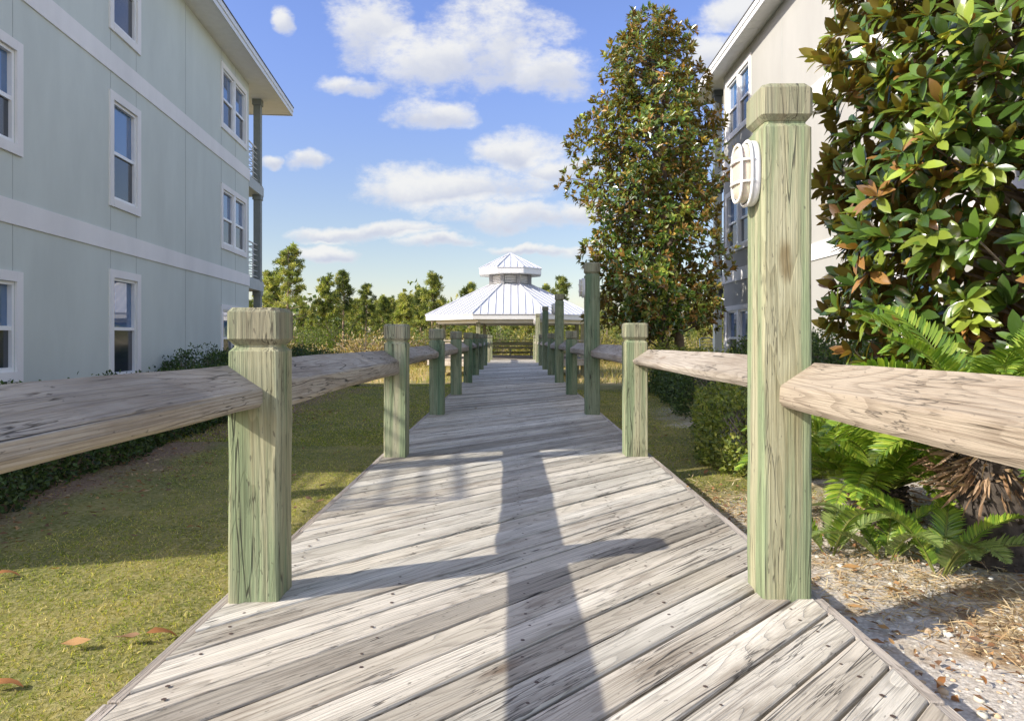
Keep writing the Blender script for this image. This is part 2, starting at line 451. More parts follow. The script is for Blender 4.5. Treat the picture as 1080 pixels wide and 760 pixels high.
def railing(name, label, xc, sgn, ys, heights, ref_x):
    t = empty(name, (xc, ys[0], 0)); tag(t, label, 'railing')
    for i, (y, h) in enumerate(zip(ys, heights)):
        o = post_mb(h, seed=i*7+int(xc > 0)*100).build('post', [M['post'] if (i < 3 or i > 8) else M['post_shade'], M['postcap']], t)
        o.location = (random.uniform(-.004, .004), y-ys[0], 0)
        o.rotation_euler = (random.uniform(-.004, .004), random.uniform(-.004, .004), random.uniform(-.012, .012)+ (0.03 if (i == 1 and xc < 0) else 0))
        if h > 1.5: o['label'] = 'tall post carrying a bulkhead light'
    # rails
    for i in range(len(ys)-1):
        ya, yb = ys[i]+W/2-.004, ys[i+1]-W/2+.004
        r = random.Random(i+(50 if xc > 0 else 0))
        bo = {(0, 0): .006, (0, 1): -.030, (1, 0): .0, (1, 1): .040}.get((int(xc > 0), i), r.uniform(-.02, .01)); to = .014 if xc > 0 else .006
        prof = [(-.118, .838+to), (-.095, .858+to), (.028, .775+to), (.034, .765+to), (.034, .726+bo), (.022, .708+bo), (-.06, .688+bo), (-.110, .692+bo)]
        rings = []; n = 15; ph = r.uniform(0, 6); am = r.uniform(.004, .010); lf = r.uniform(-.008, .008); rt = r.uniform(-.008, .008)
        for q in range(n):
            u = q/(n-1); y = ya+(yb-ya)*u
            dz = am*math.sin(PI*u*1.0+ph*.2) + lf*(1-u)+rt*u; dx = .006*math.sin(u*4+ph)
            rg = []
            for j, (px, pz) in enumerate(prof):
                wob = r.uniform(-.0022, .0022)
                extra = 0
                if j in (3, 4, 5): extra = .008*math.sin(u*5+ph)
                rg.append((sgn*(px+dx+wob), y-ys[0], pz+dz+wob+ (extra if j in (4, 5) else 0)))
            if sgn < 0: rg = rg[::-1]
            rings.append(rg)
        m = MB(); m.loft(rings, MB.grain([p for q in rings for p in q], 'y'))
        m.build('rail', M['rail2'] if (xc > 0 and i == 0) else M['rail'], t)
    return t
SP = 3.09
ysL = [-.43+SP*i for i in range(10)]; ysL = [y+.0 for y in ysL]
ysL = [2.545+W/2+SP*(i-1) for i in range(11)]
ysR = [2.575+W/2+SP*(i-1) for i in range(11)]
railL = railing('boardwalk_railing', 'post and rail railing with only short posts, left of the walk', -.943, 1, ysL, [1.07]*11, 0)
hR = [1.08, 1.895, 1.08, 1.90, 1.075, 1.89, 1.075, 1.90, 1.07, 1.90, 1.07]
railR = railing('boardwalk_railing', 'post and rail railing with tall lamp posts between short ones', 1.012, -1, ysR, hR, 0)

# ------------------------------------------------------------------ bulkhead lights
def bulkhead():
    t = empty('bulkhead_light')
    a, hh = .075, .122      # half width (y), half height (z); plate at x=0, sticks out toward -x
    def stad(s_, x, n=28, dz=0):
        out = []
        for i in range(n):
            th = 2*PI*i/n; cy, sy = math.cos(th), math.sin(th)
            p = 2.6
            out.append((x, s_*a*math.copysign(abs(cy)**(2/p), cy), (hh-(1-s_)*a)*math.copysign(abs(sy)**(2/p), sy)))
        return out
    m = MB(); m.loft([stad(.94, 0), stad(1.0, -.006), stad(1.0, -.026), stad(.93, -.034)], smooth=True); m.build('base_plate', M['white'], t)
    m = MB(); m.loft([stad(.84, -.03), stad(.84, -.05), stad(.76, -.072), stad(.58, -.086), stad(.3, -.091)], smooth=True); m.build('globe', M['globe'], t)
    m = MB()
    r1 = stad(.97, -.040); m.tube(r1+[r1[0]], .0075, 6, cap=False)
    r2 = stad(.80, -.082); m.tube(r2+[r2[0]], .0065, 6, cap=False)
    for z in (-.040, .040):
        m.tube([(-.03, -a*.98, z), (-.078, -a*.82, z), (-.098, -a*.4, z), (-.101, 0, z), (-.098, a*.4, z), (-.078, a*.82, z), (-.03, a*.98, z)], .0055, 6)
    m.build('cage', M['white'], t)
    return t
b0 = bulkhead()
lab = ['white oval caged bulkhead light on the nearest tall post', 'white bulkhead light on the second nearest tall post',
       'small white bulkhead light on the third tall post from the camera', 'tiny white bulkhead light on the fourth tall post', 'farthest tiny white bulkhead light near the gazebo']
for i, k in enumerate((1, 3, 5, 7, 9)):
    o = b0 if i == 0 else copy_tree(b0)
    o.location = (1.012-W/2-.001, ysR[k]-.005, hR[k]-.315); o.scale = (.82, 1, 1)
    tag(o, lab[i], 'outdoor light', 'bulkhead lights on the tall posts')

# ------------------------------------------------------------------ apartment buildings
def building(name, label, loc, rz, sg, y0, y1, depth, wallm, roof_y, over, wins, joints, balc, zsof=8.0):
    """local frame: facade plane x=0, body toward -sg*x, y along the facade"""
    t = empty(name, loc, rz); tag(t, label, 'apartment building')
    zb = -1.3
    X = lambda d: sg*d      # d > 0 sticks out of the facade, d < 0 is inside
    # facade with real openings
    m = MB()
    ycuts = sorted({y0, y1} | {w[0]+.13 for w in wins} | {w[1]-.13 for w in wins})
    zcuts = sorted({zb, zsof} | {w[2]+.13 for w in wins} | {w[3]-.13 for w in wins})
    for a_, b_ in zip(ycuts[:-1], ycuts[1:]):
        for c_, d_ in zip(zcuts[:-1], zcuts[1:]):
            cy, cz = (a_+b_)/2, (c_+d_)/2
            if any(w[0]+.13 < cy < w[1]-.13 and w[2]+.13 < cz < w[3]-.13 for w in wins): continue
            m.add([(0, a_, c_), (0, b_, c_), (0, b_, d_), (0, a_, d_)], [(0, 1, 2, 3)])
    D = X(-depth)
    m.add([(0, y0, zb), (D, y0, zb), (D, y0, zsof), (0, y0, zsof)], [(0, 1, 2, 3)])
    m.add([(0, y1, zb), (D, y1, zb), (D, y1, zsof), (0, y1, zsof)], [(0, 1, 2, 3)])
    m.add([(D, y0, zb), (D, y1, zb), (D, y1, zsof), (D, y0, zsof)], [(0, 1, 2, 3)])
    m.add([(0, y0, zsof), (D, y0, zsof), (D, y1, zsof), (0, y1, zsof)], [(0, 1, 2, 3)])
    for w in wins:
        for q in ((w[0]+.13, w[2]+.13, w[1]-.13, w[2]+.13), (w[0]+.13, w[3]-.13, w[1]-.13, w[3]-.13), (w[0]+.13, w[2]+.13, w[0]+.13, w[3]-.13), (w[1]-.13, w[2]+.13, w[1]-.13, w[3]-.13)):
            m.add([(0, q[0], q[1]), (X(-.12), q[0], q[1]), (X(-.12), q[2], q[3]), (0, q[2], q[3])], [(0, 1, 2, 3)])
    wallmb = m
    m = MB()
    for (a_, b_) in ((2.39, 2.70), (5.31, 5.63)):
        m.box(X(.001), X(.022), y0-.02, y1+.0, a_, b_)
        m.box(X(-depth), X(.022), y0-.024, y0-.002, a_, b_); m.box(X(-depth), X(.022), y1+.002, y1+.022, a_, b_)
    bandmb = m; m = wallmb
    for yj in joints:
        for (a_, b_) in ((zb, 2.388), (2.702, 5.308), (5.632, zsof-.02)):
            iv = [(a_, b_)]
            for w in wins:
                if w[0]-.01 < yj < w[1]+.01:
                    nv = []
                    for (p, q) in iv:
                        if w[2] >= q or w[3] <= p: nv.append((p, q)); continue
                        if w[2] > p: nv.append((p, w[2]))
                        if w[3] < q: nv.append((w[3], q))
                    iv = nv
            for (p, q) in iv:
                if q-p > .02: m.box(X(.001), X(.004), yj-.005, yj+.005, p, q, mi=1)
    wall = m.build('wall', [wallm, M['joint']], t, recalc=False)
    bandmb.build('band_trim', M['band'], wall)
    # windows
    for w in wins:
        ya, yb, za, zb_, kind = w
        wm = MB(); tw = .13
        wm.box(X(-.002), X(.03), ya, ya+tw, za, zb_); wm.box(X(-.002), X(.03), yb-tw, yb, za, zb_)
        wm.box(X(-.002), X(.03), ya+tw+.001, yb-tw-.001, zb_-tw, zb_); wm.box(X(-.002), X(.036), ya+tw+.001, yb-tw-.001, za, za+tw)
        win = wm.build('window', M['band'], t)
        bays = [(ya+tw, yb-tw)] if kind == 1 else [(ya+tw, (ya+yb)/2-.055), ((ya+yb)/2+.055, yb-tw)]
        fm = MB(); gm = MB(); sm = MB()
        if kind == 2: fm.box(X(-.05), X(.024), (ya+yb)/2-.055, (ya+yb)/2+.055, za+tw, zb_-tw)
        for (p, q) in bays:
            lo, hi = za+tw, zb_-tw; mid = lo+(hi-lo)*.48
            f_ = .045
            fm.box(X(-.10), X(-.01), p, p+f_, lo, hi); fm.box(X(-.10), X(-.01), q-f_, q, lo, hi)
            fm.box(X(-.10), X(-.01), p+f_, q-f_, hi-f_, hi); fm.box(X(-.10), X(-.005), p+f_, q-f_, lo, lo+f_*1.2)
            fm.box(X(-.085), X(-.02), p+f_, q-f_, mid-.025, mid+.03)
            gm.box(X(-.075), X(-.068), p+f_, q-f_, mid+.03, hi-f_)
            sm.box(X(-.060), X(-.054), p+f_, q-f_, lo+f_*1.2, mid-.025)
        fm.build('sash_frame', M['vinyl'], win); gm.build('pane', M['glass'], win); sm.build('screened_pane', M['screen'], win)
    # roof
    rx0, rx1 = over, -depth-over; r0, r1 = roof_y
    roof = MB(); hw = (depth+2*over)/2; rise = hw*.30
    e0 = zsof+.262
    A = [(X(rx0+.03), r0-.03, e0), (X(rx1-.03), r0-.03, e0), (X(rx1-.03), r1+.03, e0), (X(rx0+.03), r1+.03, e0)]
    R1 = (X((rx0+rx1)/2), r0+hw, e0+rise); R2 = (X((rx0+rx1)/2), r1-hw, e0+rise)
    lowA = [(p[0], p[1], e0-.03) for p in A]
    roof.add(A+lowA+[R1, R2], [(0, 1, 8), (1, 2, 9, 8), (2, 3, 9), (3, 0, 8, 9), (0, 1, 5, 4), (1, 2, 6, 5), (2, 3, 7, 6), (3, 0, 4, 7)])
    rf = roof.build('roof', M['shingle'], t)
    fb = MB(); zt = zsof+.23
    fb.box(X(rx0-.025), X(rx0), r0, r1, zsof-.02, zt); fb.box(X(rx1), X(rx1+.025), r0, r1, zsof-.02, zt)
    fb.box(X(rx0-.027), X(rx1+.027), r0, r0+.025, zsof-.02, zt); fb.box(X(rx0-.027), X(rx1+.027), r1-.025, r1, zsof-.02, zt)
    fb.box(X(rx0+.002), X(rx0+.018), r0, r1, zsof+.10, zt-.001)
    fb.box(X(rx0+.002), X(rx1-.002), r1+.002, r1+.018, zsof+.10, zt-.001)
    fb.build('fascia', M['white'], rf)
    so = MB()
    yy = r0+.03
    while yy < r1-.1:
        so.box(X(rx0-.03), X(rx1+.03), yy, min(yy+.395, r1-.03), zsof+.004, zsof+.016); yy += .40
    so.box(X(rx0-.03), X(rx1+.03), r0+.03, r1-.03, zsof+.017, zsof+.03)
    so.build('soffit', M['soffit'], rf)
    # balconies
    for (ba, bb, post_y, pm, rm, levels, cz0, cz1) in balc:
        s0, s1 = (ba, bb) if bb > ba else (bb, ba)
        outer = bb
        for z in levels:
            sl = MB(); sl.box(X(-.02), X(-depth+.02), s0+.025, s1, z-.05, z, ch=.005)
            sl.box(X(.0), X(-depth), s0+.024, s1+.01, z-.32, z-.052)
            bal = sl.build('balcony', pm, t)
            rl = MB()
            ye0, ye1 = s0+.06, s1-.10
            for k in range(7):
                zz = z+.10+k*.155
                rl.tube([(X(-.10), ye0, zz), (X(-.10), ye1, zz)], .013 if k < 6 else .022, 6)
                yo = outer - math.copysign(.10, bb-ba)
                rl.tube([(X(-.10), yo, zz), (X(-depth+.1), yo, zz)], .013 if k < 6 else .022, 6)
            for yv in (ye0, (ye0+ye1)/2, ye1): rl.tube([(X(-.10), yv, z), (X(-.10), yv, z+1.04)], .018, 6)
            for kx in range(1, 6):
                xx = -.1-(depth-.2)*kx/5; rl.tube([(X(xx), yo, z), (X(xx), yo, z+1.04)], .018, 6)
            rl.build('balcony_railing', rm, bal)
        for xx in (-.11, -depth/2, -depth+.11):
            pp = MB(); pp.box(X(xx-.10), X(xx+.10), post_y-.10, post_y+.10, cz0, cz1+.003)
            pp.box(X(xx-.13), X(xx+.13), post_y-.13, post_y+.13, cz1-.16, cz1+.002)
            for zc in [q-.32 for q in (2.66, 5.50) if cz0 < q-.4 < cz1-.3]: pp.box(X(xx-.125), X(xx+.125), post_y-.125, post_y+.125, zc-.14, zc-.002)
            pp.build('column', M['balc_col'] if pm is M['balc_l'] else pm, t)
    return t
M['balc_col'] = plain('balcony_column_grey', (.22, .24, .225), .7, .05)
M['balc_l'] = plain('balcony_grey_green', (.42, .45, .43), .7, .05)
M['balc_r'] = plain('balcony_slate', (.12, .14, .155), .6, .05)
kL = 1/math.cos(math.atan(.0946))
def yl(v): return v*kL
winsL = []
for (za, zb_) in ((.40, 1.80), (3.28, 4.73), (6.20, 7.66)): winsL.append((yl(7.85), yl(9.04), za, zb_, 1))
for (za, zb_) in ((.20, 2.08), (3.11, 5.00), (5.99, 7.88)): winsL.append((yl(11.39), yl(12.54), za, zb_, 1))
for (za, zb_) in ((.17, 1.78), (3.14, 4.74), (6.08, 7.70)): winsL.append((yl(17.05), yl(19.25), za, zb_, 2))
bl = building('apartment_building', 'sage green three storey apartment building in shade', (-5.47, 0, 0), math.atan(.0946), 1,
         4.9, yl(19.5), 7.0, M['wall_l'], (1.95, yl(22.2)), .62, winsL,
         [yl(v) for v in (8.86, 11.45, 12.40, 14.75, 17.10, 18.25, 6.6)], [(yl(19.5), yl(21.1), yl(20.85), M['balc_l'], M['white'], (2.66, 5.50), -1.3, 8.0), (4.9, 1.9, 2.15, M['balc_l'], M['white'], (2.66,), -1.3, 2.335), (4.9, 3.0, 3.25, M['balc_l'], M['white'], (5.50,), 2.665, 8.0)])
winsR = []
for (za, zb_) in ((.17, 1.78), (3.14, 4.74), (6.08, 7.68)): winsR.append((16.55, 18.60, za, zb_, 2))
for (za, zb_) in ((.20, 2.08), (3.11, 5.00), (5.99, 7.88)): winsR.append((9.0, 10.15, za, zb_, 1))
br = building('apartment_building', 'sunlit beige grey three storey apartment building', (5.38, 0, 0), -math.atan(.0162), -1,
         3.2, 18.85, 8.0, M['wall_r'], (2.2, 20.9), .42, winsR, [16.5, 14.6, 12.2, 11.0, 8.0, 5.6],
         [(18.85, 20.0, 19.85, M['balc_r'], M['darkmetal'], (2.66, 5.50), -1.3, 7.92)], zsof=7.92)
# ground floor patio and its chair
p = MB(); p.box(5.5, 9.5, 19.2, 22.5, -.9, -.02, ch=.01); tag(p.build('patio', M['concrete']), kind='structure')
ch = empty('patio_chair', (5.95, 20.9, -.02), .3); tag(ch, 'blue grey metal patio chair behind the right rail', 'chair')
m = MB()
for s_ in (-.25, .25):
    m.tube([(s_, -.25, 0), (s_, -.25, .62), (s_, .22, .66)], .016, 6)
m.build('arm_frame', M['darkmetal'], ch)
for s_ in (-.23, .23):
    m = MB(); m.tube([(s_, .25, 0), (s_, .22, .45), (s_, .30, .95)], .016, 6); m.build('leg', M['darkmetal'], ch)
m = MB(); m.box(-.24, .24, -.24, .22, .40, .43, ch=.01); m.build('seat', M['darkmetal'], ch)
m = MB(); m.tube([(-.23, .30, .92), (-.15, .30, .97), (.15, .30, .97), (.23, .30, .92)], .016, 6)
for z in (.55, .66, .77, .87): m.tube([(-.23, .235+(z-.45)*.13, z), (.23, .235+(z-.45)*.13, z)], .011, 6)
m.build('backrest', M['darkmetal'], ch)

# ------------------------------------------------------------------ gazebo
gzb = empty('gazebo', (-.08, 34.2, 0)); tag(gzb, 'open octagonal gazebo with white standing seam roof and cupola', 'gazebo')
def octo(ap, z, rot=PI/8):
    R = ap/math.cos(PI/8); return [(R*math.sin(rot+k*PI/4), R*math.cos(rot+k*PI/4), z) for k in range(8)]
def seamroof(ap0, z0, ap1, z1, nper, name, mat, sw=.02):
    m = MB()
    lo, hi = octo(ap0, z0), octo(max(ap1, .01), z1)
    m.loft([octo(ap0, z0-.03), lo, hi], cap=False)
    # seams
    for k in range(8):
        a0, a1 = Vector(lo[k]), Vector(lo[(k+1) % 8]); b0_, b1 = Vector(hi[k]), Vector(hi[(k+1) % 8])
        mid0 = (a0+a1)/2; midt = (b0_+b1)/2; L = (a1-a0).length; Lt = (b1-b0_).length
        ed = (a1-a0).normalized(); slope = midt-mid0; nrm = ed.cross(slope).normalized()
        if nrm.z < 0: nrm = -nrm
        for j in range(-(nper//2), nper//2+1):
            x = j*L/(nper)
            if abs(x) > L/2-.02: continue
            # run until the hip
            tt = 1.0
            if abs(x) > Lt/2: tt = (L/2-abs(x))/(L/2-Lt/2)
            s0_ = mid0+ed*x; s1_ = s0_+slope*tt
            m.tube([s0_+nrm*.015, s1_+nrm*.015], sw, 4, smooth=False)
        m.tube([a0+Vector((0, 0, .02)), b0_+Vector((0, 0, .02))], sw*1.8, 5, smooth=False)
    return m.build(name, mat, gzb)
rf = seamroof(3.95, 1.99, .92, 3.53, 10, 'roof', M['whitemetal'])
m = MB(); m.loft([octo(3.92, 1.76), octo(3.92, 1.958)], cap=False); m.loft([octo(3.86, 1.958), octo(3.86, 1.76)], cap=False)
m.add(octo(3.93, 1.757)+octo(3.84, 1.757), [(k, (k+1) % 8, (k+1) % 8+8, k+8) for k in range(8)])
m.build('fascia', M['white'], rf)
m = MB(); m.add(octo(3.83, 1.79), [tuple(range(8))]); m.build('ceiling', M['gazwood'], rf)
m = MB(); m.loft([octo(3.45, 1.60), octo(3.45, 1.785)], cap=False); m.loft([octo(3.33, 1.60), octo(3.33, 1.785)], cap=False)
m.add(octo(3.45, 1.60)+octo(3.33, 1.60), [(k, (k+1) % 8, (k+1) % 8+8, k+8) for k in range(8)]); m.build('roof_beam', M['white'], gzb)
# cupola
cu = MB(); cu.loft([octo(.86, 3.4), octo(.86, 3.98)], cap=False); cup = cu.build('cupola', M['joint'], gzb)
M['greytrim'] = plain('grey_trim', (.30, .30, .30), .7)
for k in range(8):
    m = MB(); a0 = Vector(octo(.93, 0)[k]); m.box(a0.x-.09, a0.x+.09, a0.y-.09, a0.y+.09, 3.5, 3.975); m.build('cupola_post', M['greytrim'], cup)
m = MB()
for k in range(8):
    a0, a1 = Vector(octo(.9, 0)[k]), Vector(octo(.9, 0)[(k+1) % 8]); d_ = (a1-a0)
    for q in range(5):
        z = 3.60+q*.075
        m.tube([a0+d_*.14+Vector((0, 0, z)), a0+d_*.86+Vector((0, 0, z))], .03, 4, smooth=False)
m.build('louver', M['white'], cup)
seamroof(1.50, 4.26, .0, 5.06, 4, 'cupola_roof', M['whitemetal'], .016)
m = MB(); m.loft([octo(1.48, 3.98), octo(1.48, 4.228)], cap=False); m.add(octo(1.47, 3.985), [tuple(range(8))]); m.build('cupola_fascia', M['white'], gzb)
cols = octo(3.38, 0)
for k in range(8):
    m = MB(); x, y = cols[k][0], cols[k][1]; m.box(x-.09, x+.09, y-.09, y+.09, -1.2, 1.63, 'z', ch=.008); m.build('column', M['gazwood'], gzb)
m = MB(); m.loft([octo(3.9, -.045), octo(3.9, .0)]); m.build('floor', M['trim'], gzb)
m = MB(); m.loft([octo(3.86, -.30), octo(3.86, -.047)]); m.build('floor_skirt', M['rail'], gzb)
for k in range(8):
    if k == 3: continue    # entrance faces the walk
    a0, a1 = Vector(cols[k]), Vector(cols[(k+1) % 8]); d_ = (a1-a0).normalized(); nrm = Vector((-d_.y, d_.x, 0))
    m = MB()
    def slab(z0, z1, w0, w1):
        pts = [a0+d_*.1+nrm*w0, a1-d_*.1+nrm*w0, a1-d_*.1+nrm*w1, a0+d_*.1+nrm*w1]
        r0 = [(p.x, p.y, z0) for p in pts]; r1 = [(p.x, p.y, z1) for p in pts]
        m.loft([r0, r1], MB.grain(r0+r1, 'x'))
    slab(.80, .85, -.09, .09); slab(.62, .74, -.03, .02); slab(.36, .48, -.03, .02); slab(.12, .22, -.03, .02)
    m.build('railing', M['rail'] if k in (2, 4, 5, 1) else M['gazwood'], gzb)
if True:
    a0, a1 = Vector(cols[7]), Vector(cols[0])
    m = MB(); m.box(-1.25, 1.25, 2.55, 2.95, .40, .45, 'x'); m.box(-1.25, 1.25, 2.98, 3.03, .55, .70, 'x')
    for x in (-1.1, 0, 1.1): m.box(x-.05, x+.05, 2.6, 2.9, 0, .40)
    m.build('bench', M['gazwood'], gzb)

# ------------------------------------------------------------------ foliage generators
def rand_unit(n, rs):
    v = rs.normal(size=(n, 3)); return v/np.linalg.norm(v, axis=1, keepdims=True)
def norm(v): return v/np.maximum(np.linalg.norm(v, axis=1, keepdims=True), 1e-9)
def leaf_arrays(P, D, N, L, Wd, C, detail=1, curl=.15, fold=.25):
    """P base, D axis, N normal, L length, Wd width, C colour -> V, F, col"""
    D = norm(D); S = norm(np.cross(D, N)); N = norm(np.cross(S, D)); n = len(P)
    L = L[:, None]; Wd = Wd[:, None]
    if detail == 0:      # folded diamond, 2 tris as quads-> 4 verts, 2 tris
        b_ = P; t_ = P+D*L; l_ = P+D*L*.5+S*Wd*.5+N*Wd*fold; r_ = P+D*L*.5-S*Wd*.5+N*Wd*fold
        V = np.stack([b_, r_, t_, l_], 1).reshape(-1, 3)
        k = np.arange(n)[:, None]*4; Fc = np.concatenate([k+np.array([[0, 2, 1]]), k+np.array([[0, 3, 2]])], 1).reshape(-1, 3)
        return V, Fc, np.repeat(C, 4, 0)
    st = [(.0, .10), (.22, .72), (.5, 1.0), (.78, .72), (1.0, .06)]
    rows = []
    for (u, w) in st:
        c0 = P+D*L*u - N*L*curl*(u*u) + N*L*curl*.5*u
        rows += [c0+S*Wd*w*.5+N*Wd*w*fold*.5, c0, c0-S*Wd*w*.5+N*Wd*w*fold*.5]
    V = np.stack(rows, 1).reshape(-1, 3)
    k = np.arange(n)[:, None]*15; q = []
    for i in range(4):
        a_ = i*3; q += [[a_+1, a_, a_+3, a_+4], [a_+2, a_+1, a_+4, a_+5]]
    Fc = (k[:, :, None]+np.array(q)[None]).reshape(-1, 4)
    return V, Fc, np.repeat(C, 15, 0)
def palette(n, cols, w, rs, jit=.15):
    cols = np.array(cols); idx = rs.choice(len(cols), n, p=np.array(w)/sum(w))
    c = cols[idx]*(1+rs.normal(0, jit, (n, 1))); return np.clip(c, .005, 1)

def whorl_crown(centers, outward, nleaf, L, Wd, cols, w, rs, detail=1, spread=.9, up=.3, curl=.15):
    m = len(centers); n = m*nleaf
    C0 = np.repeat(centers, nleaf, 0); O = norm(np.repeat(outward, nleaf, 0) + rs.normal(0, .15, (n, 3)))
    R = rand_unit(n, rs); R = norm(R-O*np.sum(R*O, 1, keepdims=True))
    elev = rs.uniform(.15, spread+.3, (n, 1))
    D = norm(O*(1.15-elev)+R*elev*1.15)
    N = norm(O*(.35+elev) - R*(1.1-elev)*.35 + np.array([0, 0, up]))
    Ls = L*rs.uniform(.65, 1.15, n); 
    base_col = palette(m, cols, w, rs, .2); cl = np.repeat(base_col, nleaf, 0)*(1+rs.normal(0, .14, (n, 1)))
    fld = np.sin(C0[:, 0:1]*3.1+1)+np.sin(C0[:, 1:2]*2.7+C0[:, 2:3]*1.9)+np.sin(C0[:, 2:3]*3.7+C0[:, 0:1]*2)
    cl = cl*(1+.16*fld)
    alt = palette(n, cols, w, rs); sel = rs.rand(n, 1) < .35; cl = np.where(sel, alt, cl)
    return leaf_arrays(C0+R*Ls[:, None]*.04, D, N, Ls, Ls*Wd, np.clip(cl, .004, 1), detail, curl)

def crown_points(n, prof, z0, z1, rs, shell=.35, lean=(0, 0), lump=.18, asym=None):
    n = int(n)
    """random points in a crown of revolution; prof(u) -> radius; denser near the surface"""
    u = rs.rand(n*3); r = np.array([prof(x) for x in u]); keep = rs.rand(n*3) < (r/r.max())
    u = u[keep][:n]; n = len(u); r = np.array([prof(x) for x in u])
    th = rs.rand(n)*2*PI
    lum = 1+lump*(np.sin(th*3+u*9)+np.sin(th*5-u*17+1.3)+.8*np.sin(u*31+th*2))/2
    rr = r*lum*(1-shell*rs.rand(n)**1.6*1.0)
    x = rr*np.cos(th)+lean[0]*u; y = rr*np.sin(th)+lean[1]*u; z = z0+(z1-z0)*u
    return np.stack([x, y, z], 1), np.stack([np.cos(th), np.sin(th), .35+.9*(u-.35)], 1)

# --- foreground magnolia (right edge of the picture)
def magnolia_near():
    rs = np.random.RandomState(5)
    bx, by = 4.12, 5.45; g0 = gzf(bx, by)
    t = empty('magnolia_tree', (bx, by, g0)); tag(t, 'big glossy leaved magnolia beside the nearest tall post', 'tree')
    prof = lambda u: 1.52*(1-max(0, (u-.62))/.38*.62)*(.72+.28*min(1, u/.14))
    P, O = crown_points(2500, prof, .80, 6.3, rs, .50, (0, 0), .12)
    k_ = P[:, 0] > -1.50; P, O = P[k_], O[k_]
    V, Fc, C = whorl_crown(P, norm(O), 9, .182, .42,
        [(.04, .08, .015), (.08, .14, .022), (.16, .21, .03), (.24, .13, .04), (.36, .26, .04)], [4.5, 5, 2.6, 1.1, .25], rs, 1, .85, .5)
    C = C*1.2
    np_mesh('foliage', V, Fc, M['leaf_mag'], t, C, smooth=True)
    m = MB(); m.tube([(0, 0, -.1), (.03, .02, 1.0), (-.02, .03, 2.4), (.03, 0, 4.2), (0, 0, 5.9)], [.12, .10, .08, .05, .015], 9)
    m.build('trunk', M['bark'], t)
    m = MB(); rr = random.Random(3)
    for k in range(150):
        p = P[rr.randrange(len(P))]; hz = max(.7, p[2]-rr.uniform(.2, .6))
        m.tube([(0, 0, hz), (p[0]*.5, p[1]*.5, (hz+p[2])/2+.02), (p[0], p[1], p[2])], [.020, .012, .005], 5)
    m.build('branches', M['bark'], t)
magnolia_near()

# --- magnolia tree by the right building
def magnolia_far():
    rs = np.random.RandomState(9)
    bx, by = 3.72, 16.6; g0 = gzf(bx, by)
    t = empty('magnolia_tree', (bx, by, g0)); tag(t, 'tall conical magnolia in front of the right building corner', 'tree')
    xs = [0, .06, .16, .30, .45, .60, .72, .84, .93, 1.0]; ys = [.95, 1.35, 1.62, 1.68, 1.78, 1.90, 1.50, 1.15, .85, .35]
    # measured outline: widest a little above the middle
    ys = [.70, 1.25, 1.45, 1.42, 1.50, 1.62, 1.25, 1.0, .80, .35]
    prof = lambda u: float(np.interp(u, xs, ys))
    P, O = crown_points(4200, prof, 1.15, 8.85, rs, .55, (-.22, 0), .40)
    P[:, 0] -= .28
    k_ = (P[:, 0] < 1.32-.18*np.sin(P[:, 2]*2.1)) & (P[:, 2] > 1.25+.25*np.sin(P[:, 0]*4)); P, O = P[k_], O[k_]
    V, Fc, C = whorl_crown(P, norm(O), 8, .165, .45,
        [(.045, .085, .018), (.085, .14, .025), (.17, .20, .035), (.24, .14, .04), (.36, .25, .05)], [3, 4.4, 3.2, 1.6, .7], rs, 0, .9, .4)
    C = C*1.35
    np_mesh('foliage', V, Fc, M['leaf_mag'], t, C)
    for dx in (-.12, .30):
        m = MB(); m.tube([(dx, 0, -.2), (dx*.9, .02, .8), (dx*.6-.05, 0, 2.2), (dx*.3-.2, 0, 5.0), (-.42, 0, 8.2)], [.15, .12, .10, .06, .02], 8)
        m.build('trunk', M['bark'], t)
    m = MB(); rr = random.Random(3)
    for k in range(120):
        p = P[rr.randrange(len(P))]; hz = max(.9, p[2]-rr.uniform(.3, .9))
        m.tube([(-.2, 0, hz), (p[0]*.5-.1, p[1]*.5, (hz+p[2])/2), tuple(p*.97)], [.035, .02, .008], 4)
    m.build('branches', M['bark'], t)
magnolia_far()

